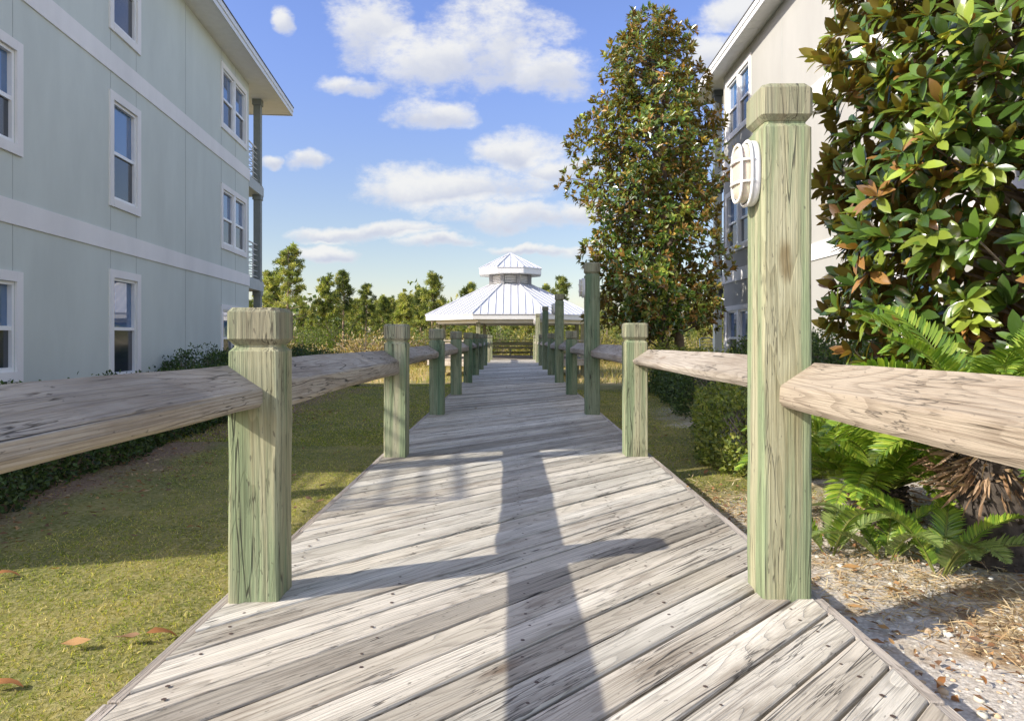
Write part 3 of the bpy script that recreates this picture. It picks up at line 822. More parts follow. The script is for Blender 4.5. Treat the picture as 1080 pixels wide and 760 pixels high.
# --- pines
def pine_proto(seed, hgt, broad, cols, w, first):
    rs = np.random.RandomState(seed); rr = random.Random(seed)
    t = empty('pine_tree')
    m = MB(); bend = rr.uniform(-.25, .25)
    tp = [(0, 0, -.3), (bend*.3, 0, hgt*.35), (bend, .1, hgt*.7), (bend*.8, 0, hgt*.97)]
    m.tube(tp, [.13, .10, .06, .015], 7); 
    def tx(z): return np.interp(z, [0, hgt*.35, hgt*.7, hgt], [0, bend*.3, bend, bend*.8])
    ends = []
    nb = int(30*broad+14)
    for k in range(nb):
        u = first+(1-first)*(k/nb)**.85; z = hgt*u
        r = hgt*.21*broad*(1-.70*(u-first)/(1-first))*rr.uniform(.45, 1.15)+.12
        th = rr.uniform(0, 2*PI); ez = z+r*rr.uniform(.15, .5)
        x0 = float(tx(z)); e_ = (x0+r*math.cos(th), r*math.sin(th), ez)
        m.tube([(x0, 0, z), (x0+r*.55*math.cos(th), r*.55*math.sin(th), z+(ez-z)*.3), e_], [.035, .022, .01], 4)
        for q in range(rr.randint(4, 6)):
            f_ = rr.uniform(.45, 1.05)
            ends.append((x0+r*f_*math.cos(th)+rr.gauss(0, .13), r*f_*math.sin(th)+rr.gauss(0, .13), z+(ez-z)*f_+rr.gauss(0, .10)))
    ends.append((float(tx(hgt)), 0, hgt))
    m.build('trunk', M['pinebark'], t)
    E = np.array(ends); m_ = len(E); nn = 44; n = m_*nn
    D = norm(rand_unit(n, rs)+np.array([0, 0, .55])); 
    base = palette(m_, cols, w, rs, .18); C = np.repeat(base, nn, 0)*(1+rs.normal(0, .2, (n, 1)))
    Ls = rs.uniform(.18, .36, n)
    V, Fc, Cc = leaf_arrays(np.repeat(E, nn, 0)+rs.normal(0, .07, (n, 3)), D, rand_unit(n, rs), Ls, np.full(n, .058), np.clip(C, .01, 1), 0)
    np_mesh('crown', V, Fc, M['needle'], t, Cc)
    return t
pcol = [(.17, .20, .045), (.27, .29, .07), (.38, .36, .10), (.08, .11, .03)]
PR = [pine_proto(1, 9.0, 1.15, pcol, [2, 3, 3, 1.0], .34), pine_proto(2, 8.2, .62, pcol, [2, 2, 1, 2], .45), pine_proto(3, 7.0, .95, pcol, [2, 3, 2, 1], .32),
      pine_proto(4, 6.0, .8, pcol, [3, 2, 1, 2], .25), pine_proto(5, 5.2, 1.2, pcol, [1, 3, 4, .5], .2)]
PH = [9.3, 8.5, 7.3, 6.3, 5.5]
used = set()
def place(protos, idx, x, y, z, s, rz, label, cat, group):
    if idx in used: o = copy_tree(protos[idx])
    else: o = protos[idx]; used.add(idx)
    o.location = (x, y, z); o.scale = (s, s, s); o.rotation_euler = (0, 0, rz)
    tag(o, label, cat, group); return o
def at(px, Y): return (px-540)/F*Y
# (px of trunk, py of top, distance, proto, label)
G = 'pine trees beyond the marsh'
spec = [(302, 259, 52, 0, 'tallest broad pine just right of the left balcony'), (286, 285, 56, 2, 'pine partly hidden behind the left balcony column'),
        (345, 291, 58, 2, 'round topped pine between the tallest pine and the slender one'), (362, 284, 55, 1, 'slender tall pine with tufted narrow crown'),
        (385, 298, 60, 1, 'narrow dark pine right of the slender tall one'), (404, 312, 66, 3, 'short pine above the left short post'),
        (428, 310, 64, 4, 'bushy pale pine left of the gazebo roof'), (456, 288, 56, 2, 'tall pine touching the left edge of the gazebo roof'),
        (444, 305, 60, 3, 'smaller pine against the tall one left of the gazebo'), (495, 298, 70, 3, 'pine top showing left of the gazebo cupola'),
        (594, 290, 62, 1, 'pine showing between gazebo roof and the nearest tall teal post'), (575, 300, 75, 3, 'small dark pine top right of the cupola')]
sh = 'mid height pine in the crowded tree line beyond the marsh'
for px in list(range(268, 450, 16)): spec.append((px+random.uniform(-6, 6), random.uniform(312, 330), random.uniform(66, 84), random.choice((2, 3, 4)), sh))
for px in (470, 486, 505, 520, 538, 556, 572, 590, 606): spec.append((px, random.uniform(322, 334), random.uniform(68, 84), random.choice((3, 4)), sh))
for px in (640, 668, 735, 748, 765, 772, 785, 800, 830): spec.append((px, random.uniform(300, 322), random.uniform(50, 75), random.choice((2, 3, 4)), sh))
for px in (-260, -150, -40, 60, 140, 210, 900, 1010, 1120, 1260): spec.append((px, random.uniform(285, 318), random.uniform(55, 75), random.choice((0, 2, 3)), sh))
for (px, py, Y, i, lb) in spec:
    x = at(px, Y); z = gzf(x, Y); top = H+(356-py)*Y/F
    place(PR, i, x, Y, z, (top-z)/PH[i], random.uniform(0, 6), lb, 'tree', G)

# --- marsh shrubs
def shrub_proto(seed, r, h, cols, w, nl, ls, twig=.3, name='wild_shrub'):
    rs = np.random.RandomState(seed); rr = random.Random(seed); t = empty(name)
    k = nl; u = rs.rand(k)**.6; th = rs.rand(k)*2*PI; ph = np.arccos(rs.rand(k)*.97)
    lum = 1+.22*np.sin(th*4+ph*5)+.15*np.sin(th*7-ph*3+2)
    rad = lum*(1-.5*rs.rand(k)**1.5)
    P = np.stack([r*rad*np.sin(ph)*np.cos(th), r*rad*np.sin(ph)*np.sin(th), h*rad*np.cos(ph)*.95+.03], 1)
    D = norm(P/np.array([r, r, h])+rand_unit(k, rs)*.8)
    C = palette(k, cols, w, rs, .22)
    V, Fc, Cc = leaf_arrays(P, D, rand_unit(k, rs)+np.array([0, 0, .8]), ls*rs.uniform(.6, 1.3, k), ls*.5*rs.uniform(.7, 1.2, k), C, 0)
    np_mesh('foliage', V, Fc, M['leaf'], t, Cc)
    m = MB()
    for q in range(26):
        a_ = rr.uniform(0, 2*PI); f_ = rr.uniform(.3, 1.0)
        m.tube([(0, 0, -.05), (r*.4*f_*math.cos(a_), r*.4*f_*math.sin(a_), h*.45), (r*.9*f_*math.cos(a_), r*.9*f_*math.sin(a_), h*rr.uniform(.7, 1.0))], [.02*r+.005, .012*r+.003, .004], 4)
    m.build('stems', M['bark'], t)
    return t
SH = [shrub_proto(21, 1.5, 2.3, [(.22, .20, .045), (.33, .27, .06), (.13, .14, .035)], [3, 2, 2], 2600, .17),
      shrub_proto(22, 1.7, 1.7, [(.34, .24, .10), (.25, .17, .07), (.38, .33, .20)], [3, 2, 2], 2400, .15),
      shrub_proto(23, 1.3, 2.9, [(.12, .17, .03), (.20, .23, .045), (.07, .10, .02)], [3, 3, 1], 2800, .17)]
used2 = set()
labs = ['olive shrub in the thicket at the foot of the pines', 'rusty brown bush in the thicket at the foot of the pines', 'taller green bush in the thicket at the foot of the pines']
for k in range(64):
    px = 250+k*9.2+random.uniform(-6, 6); Y = random.choice((44, 50, 56, 63)) + random.uniform(-2, 2)
    if 640 < px < 730 and random.random() < .3: continue
    x = at(px, Y); z = gzf(x, Y); i = random.choices((0, 1, 2), (3, 3, 2))[0]
    if i in used2: o = copy_tree(SH[i])
    else: o = SH[i]; used2.add(i)
    s_ = random.uniform(.65, 1.15); o.location = (x, Y, z); o.scale = (s_*1.2, s_*1.2, s_); o.rotation_euler = (0, 0, random.uniform(0, 6))
    tag(o, labs[i], 'shrub', 'thicket beyond the marsh')

# far woods
def woods():
    rs = np.random.RandomState(77); n = 60000
    x = rs.uniform(-260, 260, n); y = 95+rs.rand(n)*25+np.abs(x)*.02
    hh = 6.2+1.6*np.sin(x*.35)+1.2*np.sin(x*.9+2)+1.0*np.sin(x*2.1)
    z = -.85+hh*rs.rand(n)**.8
    P = np.stack([x, y, z], 1); C = palette(n, [(.09, .13, .03), (.15, .19, .04), (.22, .21, .06), (.05, .08, .02)], [3, 3, 2, 2], rs, .2)
    V, Fc, Cc = leaf_arrays(P, norm(rand_unit(n, rs)+np.array([0, 0, .4])), rand_unit(n, rs), rs.uniform(.5, 1.3, n), rs.uniform(.3, .8, n), C, 0)
    tag(np_mesh('far_woods', V, Fc, M['leaf'], None, Cc), 'distant mixed woodland closing the horizon', 'woodland', kind='stuff')
woods()
# tall marsh grass beyond the lawn
def blades(name, n, region, hr, wr, cols, w, seed, mat, lean=.35, mask=None):
    rs = np.random.RandomState(seed)
    x = rs.uniform(region[0], region[1], n); y = region[2]+(region[3]-region[2])*rs.rand(n)**region[4]
    if mask is not None: k = mask(x, y, rs); x, y = x[k], y[k]; n = len(x)
    P = np.stack([x, y, gz(x, y)-.005], 1)
    D = norm(np.stack([rs.normal(0, lean, n), rs.normal(0, lean, n), np.ones(n)], 1))
    h = rs.uniform(hr[0], hr[1], n)[:, None]; ww = rs.uniform(wr[0], wr[1], n)[:, None]
    S = norm(np.cross(D, rand_unit(n, rs))); bend = norm(np.stack([rs.normal(size=n), rs.normal(size=n), np.zeros(n)], 1))
    mid = P+D*h*.55; tip = P+D*h+bend*h*.45-np.array([0, 0, 1])*h*.1
    V = np.stack([P-S*ww*.5, P+S*ww*.5, mid+S*ww*.4, mid-S*ww*.4, tip], 1).reshape(-1, 3)
    k = np.arange(n)[:, None]*5; Fc = np.concatenate([k+np.array([[0, 1, 2]]), k+np.array([[0, 2, 3]]), k+np.array([[3, 2, 4]])], 1).reshape(-1, 3)
    C = np.repeat(palette(n, cols, w, rs, .28), 5, 0)
    return np_mesh(name, V, Fc, mat, None, C)
tag(blades('marsh_grass', 60000, (-40, 40, 25, 58, .8), (.15, .55), (.012, .03), [(.42, .32, .13), (.30, .21, .07), (.26, .27, .07), (.46, .38, .2)], [3, 2, 2, 1], 3, M['grass'],
   mask=lambda x, y, rs: (np.abs(x) > 1.3) & ~((np.abs(x+.08) < 4) & (y > 29.5) & (y < 38.5))), 'tall straw coloured marsh grass around the gazebo', 'grass', kind='stuff')
lawncols = [(.29, .31, .045), (.18, .22, .03), (.42, .36, .10), (.50, .41, .17)]
def lmask(x, y, rs):
    bed = (x < -2.75+.35*np.sin(y*1.7)) 
    return ~(bed & (rs.rand(len(x)) < .88))
tag(blades('lawn_grass', 130000, (-5.2, -1.09, .9, 8.5, 1.25), (.012, .034), (.0022, .0042), lawncols, [3, 2.5, 2.4, 1.6], 4, M['grass'], .8, lmask), 'short patchy lawn left of the boardwalk', 'grass', kind='stuff')
tag(blades('lawn_grass', 50000, (-6.0, -1.09, 7.5, 20, 1.3), (.015, .045), (.005, .010), lawncols, [3, 2.5, 2.2, 1.2], 14, M['grass'], .8), 'lawn farther back between left building and walk', 'grass', kind='stuff')
tag(blades('lawn_grass', 50000, (1.16, 5.2, 4.6, 16, 1.2), (.012, .040), (.004, .008), lawncols, [3, 2.5, 2.2, 1.2], 5, M['grass'], .8,
   lambda x, y, rs: ~((y-.35*x < 4.2+rs.normal(0, .3, len(x)))) & ~((x > 2.3) & (y < 10))), 'shaded lawn right of the boardwalk', 'grass', kind='stuff')

# ------------------------------------------------------------------ hedges
def hedge(name, label, path, width, height, cols, w, seed, dens=900, ls=.045, cat='hedge'):
    rs = np.random.RandomState(seed); x0, y0 = path[0]
    t = empty(name, (x0, y0, gzf(x0, y0))); tag(t, label, cat)
    A = np.array(path[0]); B = np.array(path[1]); d = B-A; Ln = np.hypot(*d); d = d/Ln; nrm = np.array([-d[1], d[0]])
    n = int(dens*Ln*(width+2*height)); s_ = rs.rand(n)*(Ln+width*.6)-width*.3; a_ = rs.uniform(0, PI, n)
    side = rs.rand(n) < .45; zz = rs.rand(n)**1.1
    ca, sa = np.cos(a_), np.sin(a_); p = 2/3.0
    qx = np.sign(ca)*np.abs(ca)**p; qz = np.abs(sa)**p
    qx = np.where(side, np.sign(ca)*1.0*(1-.10*zz**3), qx); qz = np.where(side, zz*.93, qz)
    endf = np.clip(np.minimum(s_+width*.3, Ln+width*.3-s_)/(width*.5), 0, 1)**.5
    lum = 1+.09*np.sin(s_*3.3)+.08*np.sin(s_*7.1+a_*3)+.05*np.sin(a_*9+s_*13)
    rad = lum*(1-.22*rs.rand(n)**2)*(.35+.65*endf); rad += np.where(rs.rand(n) < .06, rs.rand(n)*.12, 0)
    pos = A[None]+d[None]*s_[:, None]+nrm[None]*(qx*rad*width/2)[:, None]
    z = qz*rad*height*rs.uniform(.95, 1.03, n)
    P = np.stack([pos[:, 0]-x0, pos[:, 1]-y0, z], 1)
    out = np.stack([nrm[0]*qx, nrm[1]*qx, qz+.2], 1)
    D = norm(norm(out)*.7+rand_unit(n, rs)); N = norm(out+rand_unit(n, rs)*.7)
    C = palette(n, cols, w, rs, .2)
    V, Fc, Cc = leaf_arrays(P, D, N, ls*rs.uniform(.6, 1.3, n), ls*.62*rs.uniform(.7, 1.2, n), C, 0)
    np_mesh('foliage', V, Fc, M['leaf'], t, Cc)
    m = MB(); k = 0
    q = -.1
    while q < Ln+.1:
        b_ = A+d*q
        for j in range(6):
            o_ = nrm*random.uniform(-.4, .4)*width; f_ = d*random.uniform(-.2, .2)
            m.tube([(b_[0]-x0, b_[1]-y0, -.05), (b_[0]-x0+o_[0]*.5, b_[1]-y0+o_[1]*.5, height*.4), (b_[0]-x0+o_[0]+f_[0], b_[1]-y0+o_[1]+f_[1], height*.85)], [.012, .009, .004], 4)
        q += .18
    m.build('stems', M['bark'], t)
    return t
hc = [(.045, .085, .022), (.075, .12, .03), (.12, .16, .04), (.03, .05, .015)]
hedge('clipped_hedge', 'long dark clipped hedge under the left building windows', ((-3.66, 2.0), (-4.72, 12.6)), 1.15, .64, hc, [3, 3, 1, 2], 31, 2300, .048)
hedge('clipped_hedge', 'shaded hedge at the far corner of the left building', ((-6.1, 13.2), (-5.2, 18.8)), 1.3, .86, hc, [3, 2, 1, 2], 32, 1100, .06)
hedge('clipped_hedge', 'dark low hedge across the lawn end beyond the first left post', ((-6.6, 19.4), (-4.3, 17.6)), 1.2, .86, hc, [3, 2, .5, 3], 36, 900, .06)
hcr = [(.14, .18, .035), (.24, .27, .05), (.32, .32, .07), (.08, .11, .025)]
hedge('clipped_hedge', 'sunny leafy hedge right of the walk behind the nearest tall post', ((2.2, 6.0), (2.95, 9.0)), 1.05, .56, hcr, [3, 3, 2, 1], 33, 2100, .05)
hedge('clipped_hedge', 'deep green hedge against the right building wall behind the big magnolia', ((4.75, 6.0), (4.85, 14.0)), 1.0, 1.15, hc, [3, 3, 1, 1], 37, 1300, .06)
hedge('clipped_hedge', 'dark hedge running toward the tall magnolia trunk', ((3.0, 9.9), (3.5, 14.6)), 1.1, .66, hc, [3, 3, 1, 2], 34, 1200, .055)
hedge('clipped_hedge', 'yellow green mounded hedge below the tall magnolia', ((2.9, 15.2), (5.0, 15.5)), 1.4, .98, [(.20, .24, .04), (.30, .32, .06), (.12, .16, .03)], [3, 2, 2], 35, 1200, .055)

# ------------------------------------------------------------------ sago palms
def frond_mesh(L, droop, rs, rise, nleaf=50, lw=.015, ll=.15, cols=None):
    n = 14; pts = []; ang = rise; p = np.array([0., 0., 0.])
    for i in range(n+1):
        pts.append(p.copy()); p = p+np.array([math.cos(ang), 0, math.sin(ang)])*L/n; ang -= droop/n*(.5+1.2*i/n)
    pts = np.array(pts)
    P = []; D = []; N = []; Ls = []
    for i in range(nleaf):
        u = .10+.90*i/(nleaf-1); f_ = u*n; k = min(int(f_), n-1); q = pts[k]+(pts[k+1]-pts[k])*(f_-k); tan = pts[k+1]-pts[k]; tan /= np.linalg.norm(tan)
        nn = np.array([-tan[2], 0, tan[0]])
        l = ll*(math.sin(PI*min(1, (u*.92+.06)))**.6)*(.9+.2*rs.rand())
        for s_ in (-1, 1):
            d = tan*(.45+.6*u)+np.array([0, s_, 0])*1.0+nn*.42
            P.append(q); D.append(d/np.linalg.norm(d)+rs.normal(0, .05, 3)); N.append(nn-np.array([0, s_, 0])*.3); Ls.append(l)
    P, D, N, Ls = map(np.array, (P, D, N, Ls))
    C = palette(len(P), cols or [(.11, .20, .025), (.20, .30, .035), (.30, .38, .05)], [2, 3, 1.6], rs, .12)
    V, Fc, Cc = leaf_arrays(P, D, N, Ls, np.full(len(P), lw*1.25), C, 1, .22, .35)
    # rachis
    m = len(V); r = .0055; ring = []
    for i, q in enumerate(pts):
        rr = r*(1.3-i/n)
        ring += [q+[0, rr, 0], q+[0, 0, rr], q+[0, -rr, 0], q+[0, 0, -rr]]
    ring = np.array(ring); fs = []
    for i in range(n):
        for k in range(4): fs.append([m+i*4+k, m+i*4+(k+1) % 4, m+(i+1)*4+(k+1) % 4, m+(i+1)*4+k])
    V = np.concatenate([V, ring]); Fc = np.concatenate([Fc, np.array(fs)]); Cc = np.concatenate([Cc, np.tile([[.22, .25, .06]], (len(ring), 1))])
    return V, Fc, Cc
def frond_proto(L, droop, seed, rise, cols=None, lw=.015, ll=.16):
    V, Fc, Cc = frond_mesh(L, droop, np.random.RandomState(seed), rise, cols=cols, lw=lw, ll=ll)
    o = np_mesh('frond', V, Fc, M['frond'], None, Cc, smooth=True); me = o.data; bpy.data.objects.remove(o); return me
FR = [frond_proto(1.0, 1.5, 1, 1.0), frond_proto(.95, 1.4, 2, .75), frond_proto(1.05, 1.0, 3, 1.22), frond_proto(.75, 1.5, 4, .60)]
FRs = [frond_proto(.44, 1.1, 5, 1.15, lw=.009, ll=.085), frond_proto(.48, 1.4, 6, .95, lw=.009, ll=.09, cols=[(.16, .22, .06), (.22, .28, .09)]and[(.16, .22, .06), (.22, .28, .09), (.12, .18, .05)])]
M['sagobark'] = plain('sago_trunk', (.06, .048, .038), .95, .4, 25, 1.0, 30)
def sago(x, y, th, tr, nf, label, scale=1.0, small=False, seed=0, lean=(0, 0)):
    rr = random.Random(seed); g0 = gzf(x, y)
    t = empty('sago_palm', (x, y, g0)); tag(t, label, 'palm plant')
    if th > .05:
        m = MB(); rs = np.random.RandomState(seed)
        rings = []
        for i in range(9):
            u = i/8; rad = tr*(1.05-.25*abs(u-.4)-(.35 if i == 8 else 0))
            rings.append([(rad*math.cos(k*PI/8)*(1+rs.normal(0, .05))+lean[0]*u, rad*math.sin(k*PI/8)*(1+rs.normal(0, .05))+lean[1]*u, -.1+(th+.1)*u+rs.normal(0, .008)) for k in range(16)])
        m.loft(rings, smooth=True)
        # leaf base stubs
        for k in range(260):
            u = rr.uniform(.05, .97); a_ = rr.uniform(0, 2*PI); z = -.1+(th+.1)*u; rad = tr*(1.0-.25*abs(u-.4)); cx, cy = lean[0]*u, lean[1]*u
            l = rr.uniform(.02, .05)
            m.tube([(cx+rad*.92*math.cos(a_), cy+rad*.92*math.sin(a_), z), (cx+(rad+l)*math.cos(a_), cy+(rad+l)*math.sin(a_), z+l*.5)], [.014, .007], 5)
        m.build('trunk', M['sagobark'], t)
        # dry brown leaf bases hanging under the crown
        P = []; D = []
        for k in range(int(700*th)-60 if th > .25 else 40):
            a_ = rr.uniform(0, 2*PI); z = th*rr.uniform(.62, 1.02); rad = tr*rr.uniform(.7, 1.05)
            P.append((lean[0]+rad*math.cos(a_), lean[1]+rad*math.sin(a_), z)); D.append((math.cos(a_)*1.0, math.sin(a_)*1.0, rr.uniform(-1.0, .25)))
        P = np.array(P); D = np.array(D); nn = len(P); rs = np.random.RandomState(seed)
        V, Fc, Cc = leaf_arrays(P, D, rand_unit(nn, rs), rs.uniform(.08, .22, nn), rs.uniform(.010, .022, nn), palette(nn, [(.32, .20, .12), (.42, .29, .19), (.20, .12, .07)], [2, 2, 1], rs), 1, .1)
        np_mesh('dry_leaf_bases', V, Fc, M['dead'], t, Cc)
    for k in range(nf):
        a_ = k*2.399963+rr.uniform(-.2, .2); me = rr.choice(FRs if small else FR)
        if not small:
            u = k/nf; me = FR[2] if u > .75 else (FR[0] if u > .5 else (FR[1] if u > .25 else FR[3]))
        o = bpy.data.objects.new('frond', me); col.objects.link(o); o.parent = t
        o.location = (lean[0]+.04*math.cos(a_), lean[1]+.04*math.sin(a_), max(th, 0)-.02); s_ = scale*rr.uniform(.85, 1.12)
        o.scale = (s_, s_, s_); o.rotation_euler = (rr.uniform(-.2, .2), rr.uniform(-.12, .12), a_)
    return t
sago(2.48, 3.62, .58, .20, 44, 'large sago palm with a dark shaggy trunk behind the near right rail', .92, seed=1)
sago(2.35, 4.45, .22, .13, 52, 'bright green sago palm just right of the nearest tall post', .95, seed=2)
sago(3.55, 4.25, .30, .14, 26, 'sago palm in shade under the big magnolia', .9, seed=5)
sago(2.08, 3.40, .03, .05, 8, 'small sago pup with bluish fronds at the trunk foot', 1.1, True, seed=3)
sago(1.93, 3.62, .03, .05, 7, 'small sago pup nearest the boardwalk edge', .9, True, seed=4)
sago(1.70, 3.75, .03, .05, 5, 'small sago pup farthest left near the tall post', 1.0, True, seed=8)

# ------------------------------------------------------------------ ground litter on the right
def stones():
    rs = np.random.RandomState(8); bm = bmesh.new(); bmesh.ops.create_icosphere(bm, subdivisions=1, radius=1)
    bv = np.array([v.co[:] for v in bm.verts]); bf = np.array([[v.index for v in f.verts] for f in bm.faces]); bm.free()
    Vs = []; Fs = []; Cs = []; n = 4200; k = 0
    for i in range(n):
        x = rs.uniform(1.17, 3.4); y = rs.uniform(1.2, 5.4)
        if y-.35*x > 4.3: continue
        dd = .5+.5*math.sin(x*3+1)*math.sin(y*2.4)
        if rs.rand() > .35+.65*dd: continue
        s_ = rs.uniform(.004, .011) if rs.rand() < .9 else rs.uniform(.012, .022)
        R = Matrix.Rotation(rs.uniform(0, 6), 3, 'Z'); sc = s_*np.array([rs.uniform(.8, 1.5), rs.uniform(.7, 1.1), rs.uniform(.4, .7)])
        v = (bv*(1+rs.normal(0, .08, (len(bv), 1))))*sc; v = v@np.array(R).T+np.array([x, y, gzf(x, y)+s_*.25])
        c0 = np.array([(.62, .58, .52), (.55, .42, .28), (.70, .68, .65), (.40, .33, .26)][rs.choice(4, p=[.4, .2, .25, .15])])*(1+rs.normal(0, .08))
        Vs.append(v); Fs.append(bf+k); Cs.append(np.tile(c0, (len(v), 1))); k += len(v)
    o = np_mesh('gravel', np.concatenate(Vs), np.concatenate(Fs), M['dead'], None, np.clip(np.concatenate(Cs), 0, 1), smooth=True)
    tag(o, 'scattered pale pebbles on the sandy bed right of the walk', 'gravel', kind='stuff')
stones()
def straw():
    rs = np.random.RandomState(12); n = 9000
    cen = np.array([(2.3, 2.75), (2.9, 3.1), (1.7, 3.35), (2.0, 3.0), (1.5, 4.1), (1.6, 4.6), (2.2, 4.9), (1.35, 5.2), (3.2, 2.4)]); idx = rs.choice(len(cen), n, p=[.24, .15, .12, .09, .1, .1, .07, .07, .06])
    xy = cen[idx]+rs.normal(0, .26, (n, 2)); ok = xy[:, 0] > 1.18; xy = xy[ok]; n = len(xy)
    P = np.stack([xy[:, 0], xy[:, 1], gz(xy[:, 0], xy[:, 1])+rs.uniform(.003, .03, n)], 1); a_ = rs.rand(n)*2*PI
    D = np.stack([np.cos(a_), np.sin(a_), rs.normal(0, .22, n)], 1)
    V, Fc, Cc = leaf_arrays(P, D, np.tile([0, 0, 1.], (n, 1))+rand_unit(n, rs)*.5, rs.uniform(.03, .11, n), rs.uniform(.003, .008, n), palette(n, [(.50, .38, .22), (.36, .24, .12), (.60, .50, .34), (.22, .14, .08)], [3, 3, 2, 1], rs), 0)
    tag(np_mesh('straw_litter', V, Fc, M['dead'], None, Cc), 'dry straw and leaf scraps strewn over the sandy bed', 'litter', kind='stuff')
    # dead leaf scraps: near left hedge and sandy bed
    n = 2600; x = np.concatenate([rs.uniform(-3.9, -2.6, n//2), rs.uniform(1.2, 3.3, n//2)]); y = np.concatenate([rs.uniform(2.0, 11, n//2), rs.uniform(1.8, 5.5, n//2)])
    P = np.stack([x, y, gz(x, y)+rs.uniform(.004, .03, n)], 1); a_ = rs.rand(n)*2*PI
    D = np.stack([np.cos(a_), np.sin(a_), rs.normal(0, .2, n)], 1)
    V, Fc, Cc = leaf_arrays(P, D, np.tile([0, 0, 1.], (n, 1))+rand_unit(n, rs)*.6, rs.uniform(.02, .06, n), rs.uniform(.012, .028, n), palette(n, [(.26, .13, .06), (.38, .22, .10), (.46, .32, .19), (.18, .10, .06)], [3, 2, 1, 2], rs), 0)
    tag(np_mesh('leaf_litter', V, Fc, M['dead'], None, Cc), 'small dead leaf scraps in the beds on both sides', 'litter', kind='stuff')
straw()
# individual fallen leaves
def leaf_obj(L, w, c, seed):
    rs = np.random.RandomState(seed)
    V, Fc, Cc = leaf_arrays(np.array([[-L/2, 0, 0.]]), np.array([[1., 0, 0]]), np.array([[0, 0, 1.]]), np.array([L]), np.array([w]), np.array([c]), 1, rs.choice([-1, 1])*rs.uniform(.12, .3), rs.uniform(.15, .35))
    V = V+np.stack([np.zeros(len(V)), (.003*np.sin(V[:, 0]*50+seed)), .006*np.sin(V[:, 0]*45+V[:, 1]*90+seed*2)], 1)
    o = np_mesh('fallen_leaf', V, Fc, M['dead'], None, Cc, smooth=True); me = o.data; bpy.data.objects.remove(o); return me
LM = [leaf_obj(.135, .045, (.30, .13, .045), 1), leaf_obj(.12, .045, (.22, .13, .07), 2), leaf_obj(.125, .042, (.42, .24, .10), 3), leaf_obj(.11, .045, (.17, .10, .06), 4)]
def gp(px, py, zz=None):     # ground point seen at photo pixel
    z = -.17
    for _ in range(4):
        Y = F*(H-z)/(py-356); X = (px-540)/F*Y; z = gzf(X, Y) if zz is None else zz
    return X, Y, z
def fallen(px, py, mi, label, group, deck=False, s_=1.0, rz=None):
    s_ = s_*.8
    X, Y, z = gp(px, py, 0.0 if deck else None)
    o = bpy.data.objects.new('fallen_leaf', LM[mi]); col.objects.link(o)
    o.location = (X, Y, z+(.012 if deck else .03)); o.scale = (s_, s_, s_); o.rotation_euler = (random.uniform(.05, .45) if rz is not None else random.uniform(-.25, .25), random.uniform(-.15, .15), random.uniform(0, 6) if rz is None else rz)
    tag(o, label, 'leaf', group)
fallen(172, 674, 0, 'curled orange leaf on the lawn, rightmost of the near trio', None, rz=.3)
fallen(134, 680, 1, 'dull brown leaf on the lawn between two brighter ones', None, rz=0)
fallen(80, 686, 2, 'tan orange leaf on the lawn, leftmost of the near trio', None, rz=.2)
fallen(8, 610, 0, 'rusty leaf on the lawn at the left picture edge', None, rz=.1); fallen(56, 606, 2, 'small orange leaf in the upper lit lawn', None, s_=.6)
fallen(6, 729, 0, 'orange leaf on the lawn in the lower left corner', None, rz=0)
fallen(897, 604, 2, 'bright orange leaf on the gravel right of the nearest tall post', None, rz=.1)
fallen(940, 628, 2, 'yellow orange leaf on the pebbles near the sago pups', None, rz=2.8, s_=.9)
fallen(725, 515, 2, 'yellow orange leaf resting at the right deck edge', None, deck=True, s_=.55)
GL = 'brown leaves on the shaded left lawn'
for (px, py) in ((337, 533), (370, 470), (342, 515), (326, 530), (355, 480), (310, 505), (380, 462), (320, 475), (350, 450), (365, 500), (385, 445), (312, 540), (180, 520), (100, 545), (205, 560), (140, 570)):
    fallen(px, py, random.choice((0, 1, 3)), 'dark brown dead leaf on the shaded left lawn', GL, s_=random.uniform(.6, .9))
GR = 'brown leaves on the shaded right lawn'
for (px, py) in ((692, 455), (703, 478), (712, 470), (690, 440), (720, 445), (735, 470), (700, 425), (668, 402), (715, 418), (730, 430), (700, 462), (722, 488), (745, 500), (705, 440), (648, 410)):
    fallen(px, py, random.choice((1, 3, 0)), 'dark brown dead leaf on the shaded right lawn', GR, s_=random.uniform(.6, .95))
GD = 'small dark leaves lying on the far deck boards'
for (px, py) in ((502, 431), (534, 409), (552, 415), (560, 389), (537, 400), (548, 391), (610, 404), (586, 406), (503, 397), (538, 437), (553, 399), (525, 392), (567, 393)):
    fallen(px, py, random.choice((1, 3)), 'small dark dead leaf lying on the far deck boards', GD, True, .6)
GB = 'tan leaves on the sandy right bed'
for k in range(26):
    fallen(random.uniform(868, 1075), random.uniform(560, 740), random.choice((0, 1, 2)), 'tan dead leaf lying in the sandy bed beside the walk', GB, s_=random.uniform(.4, .75))

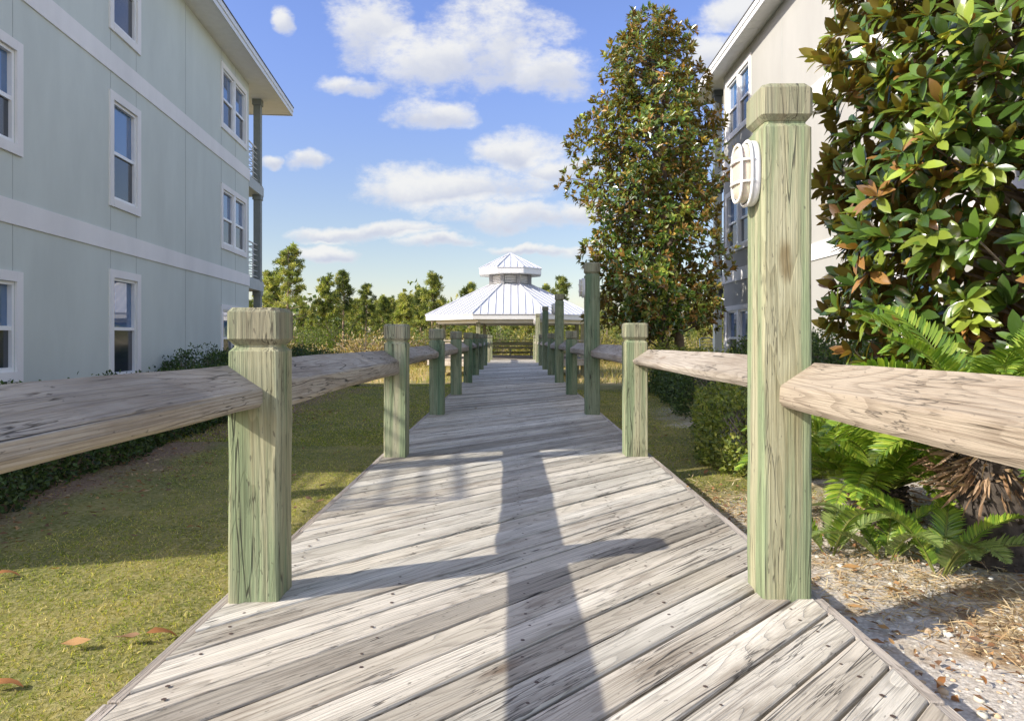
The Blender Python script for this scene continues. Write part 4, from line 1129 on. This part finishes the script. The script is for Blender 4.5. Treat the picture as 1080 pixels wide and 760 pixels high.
# ------------------------------------------------------------------ world, sun, camera
SD = Vector((-1.477, -.607, 1.0)).normalized()
elev = math.asin(SD.z); rot = math.atan2(SD.x, SD.y)
w = bpy.data.worlds.new('World'); scn.world = w; w.use_nodes = True
n = NT.__new__(NT); n.t = w.node_tree; n.n = n.t.nodes; n.n.clear()
out = n.n.new('ShaderNodeOutputWorld'); bg = n.n.new('ShaderNodeBackground')
sky = n.n.new('ShaderNodeTexSky'); sky.sky_type = 'NISHITA'; sky.sun_disc = False
sky.sun_elevation = elev; sky.sun_rotation = rot; sky.air_density = 1.0; sky.dust_density = .6; sky.ozone_density = 2.2
gen = n.node('TexCoord').outputs['Generated']
sp = n.node('SeparateXYZ'); n.link(gen, sp.inputs[0])
ay = n.math('MAXIMUM', n.math('ABSOLUTE', sp.outputs[1]), .02)
u = n.math('DIVIDE', sp.outputs[0], ay); v = n.math('DIVIDE', sp.outputs[2], ay)
uv = n_comb(n, u, v, 0.0)
wn = n.noise(uv, 5.5, 5, .6, 0, 1)
uvw = n.vmath('ADD', uv, n.vmath('MULTIPLY', n.vmath('SUBTRACT', wn, (.5, .5, .5)), (.13, .075, 0)))
blobs = [(395, 30, 42, 48), (450, 70, 60, 34), (520, 45, 70, 52), (580, 75, 46, 30), (375, 88, 40, 13), (452, 119, 52, 17), (548, 160, 56, 24), (597, 178, 40, 16),
         (478, 200, 106, 27), (545, 230, 92, 15), (620, 226, 40, 14), (398, 246, 82, 8.5), (462, 256, 44, 7.5), (352, 266, 30, 8.5), (296, 22, 13, 17), (322, 172, 19, 12), (288, 174, 14, 8),
         (755, 55, 24, 26), (772, 10, 34, 18), (640, 265, 60, 7), (120, 60, 120, 40), (-100, 180, 120, 40), (1000, 150, 130, 45), (1250, 60, 140, 50), (560, 263, 60, 5)]
acc = None; acc2 = None
for (px, py, rx, ry) in blobs:
    d = n.vmath('MULTIPLY', n.vmath('SUBTRACT', uvw, ((px-540)/F, (356-py)/F, 0)), (F/rx, F/ry, 0))
    q = n.math('SUBTRACT', 1.0, n.vmath('DOT_PRODUCT', d, d))
    acc = q if acc is None else n.math('MAXIMUM', acc, q)
    d2 = n.vmath('ADD', d, (.12, -.5, 0)); q2 = n.math('SUBTRACT', 1.0, n.vmath('DOT_PRODUCT', d2, d2))
    acc2 = q2 if acc2 is None else n.math('MAXIMUM', acc2, q2)
fb = n.noise(n.vmath('MULTIPLY', uv, (1, 1.6, 1)), 8, 10, .68)
dens = n.math('ADD', n.math('MAXIMUM', acc, -1.2), n.math('MULTIPLY', n.math('SUBTRACT', fb, .5), 4.4))
cl = n.smooth(dens, -.4, .95)
front = n.math('MULTIPLY', cl, n.smooth(sp.outputs[2], -.01, .02))
shade = n.noise(n.vmath('ADD', uvw, (0, .012, 0)), 7, 5, .6)
core = n.smooth(dens, .1, 1.2)
under = n.smooth(n.math('ADD', n.math('SUBTRACT', acc, acc2), n.math('MULTIPLY', n.math('SUBTRACT', shade, .5), 2.2)), -.25, .85)
ccol = n.mix(n.math('MULTIPLY', under, n.math('ADD', n.math('MULTIPLY', core, .4), .6)), (3.25, 3.25, 3.22), (2.15, 2.3, 2.75))
skyc = n.mix(.0, sky.outputs[0], sky.outputs[0])
lowt = n.mix(n.smooth(sp.outputs[2], .08, .42), (.69, .60, .56), (.72, .69, .90))
SKYT = n.mix(n.math('MULTIPLY', n.smooth(sp.outputs[1], -.1, .5), n.smooth(sp.outputs[2], .75, .5)), (1.65, 1.32, 1.22), lowt)  # unseen sky behind and overhead brightened to fill the shade; low front sky dimmed
final = n.mix(n.math('MULTIPLY', front, .95), n.mix(1.0, sky.outputs[0], SKYT, 'MULTIPLY'), ccol)
n.link(final, bg.inputs[0]); bg.inputs[1].default_value = .15; n.link(bg.outputs[0], out.inputs[0])

sl = bpy.data.lights.new('sun', 'SUN'); sl.energy = 3.8; sl.angle = math.radians(.53); sl.color = (1.0, .93, .82)
so = bpy.data.objects.new('sun', sl); col.objects.link(so); so.rotation_euler = (-SD).to_track_quat('-Z', 'Y').to_euler(); so.location = (-20, -10, 20)

cam = bpy.data.cameras.new('camera'); co = bpy.data.objects.new('camera', cam); col.objects.link(co)
co.location = (0, 0, H); co.rotation_euler = (PI/2, 0, 0); cam.sensor_width = 36; cam.lens = F/1080*36
cam.shift_y = -24/1080; cam.clip_end = 5000; cam.clip_start = .05
scn.camera = co
scn.view_settings.view_transform = 'Standard'; scn.view_settings.look = 'None'; scn.view_settings.gamma = 1; scn.view_settings.exposure = .9
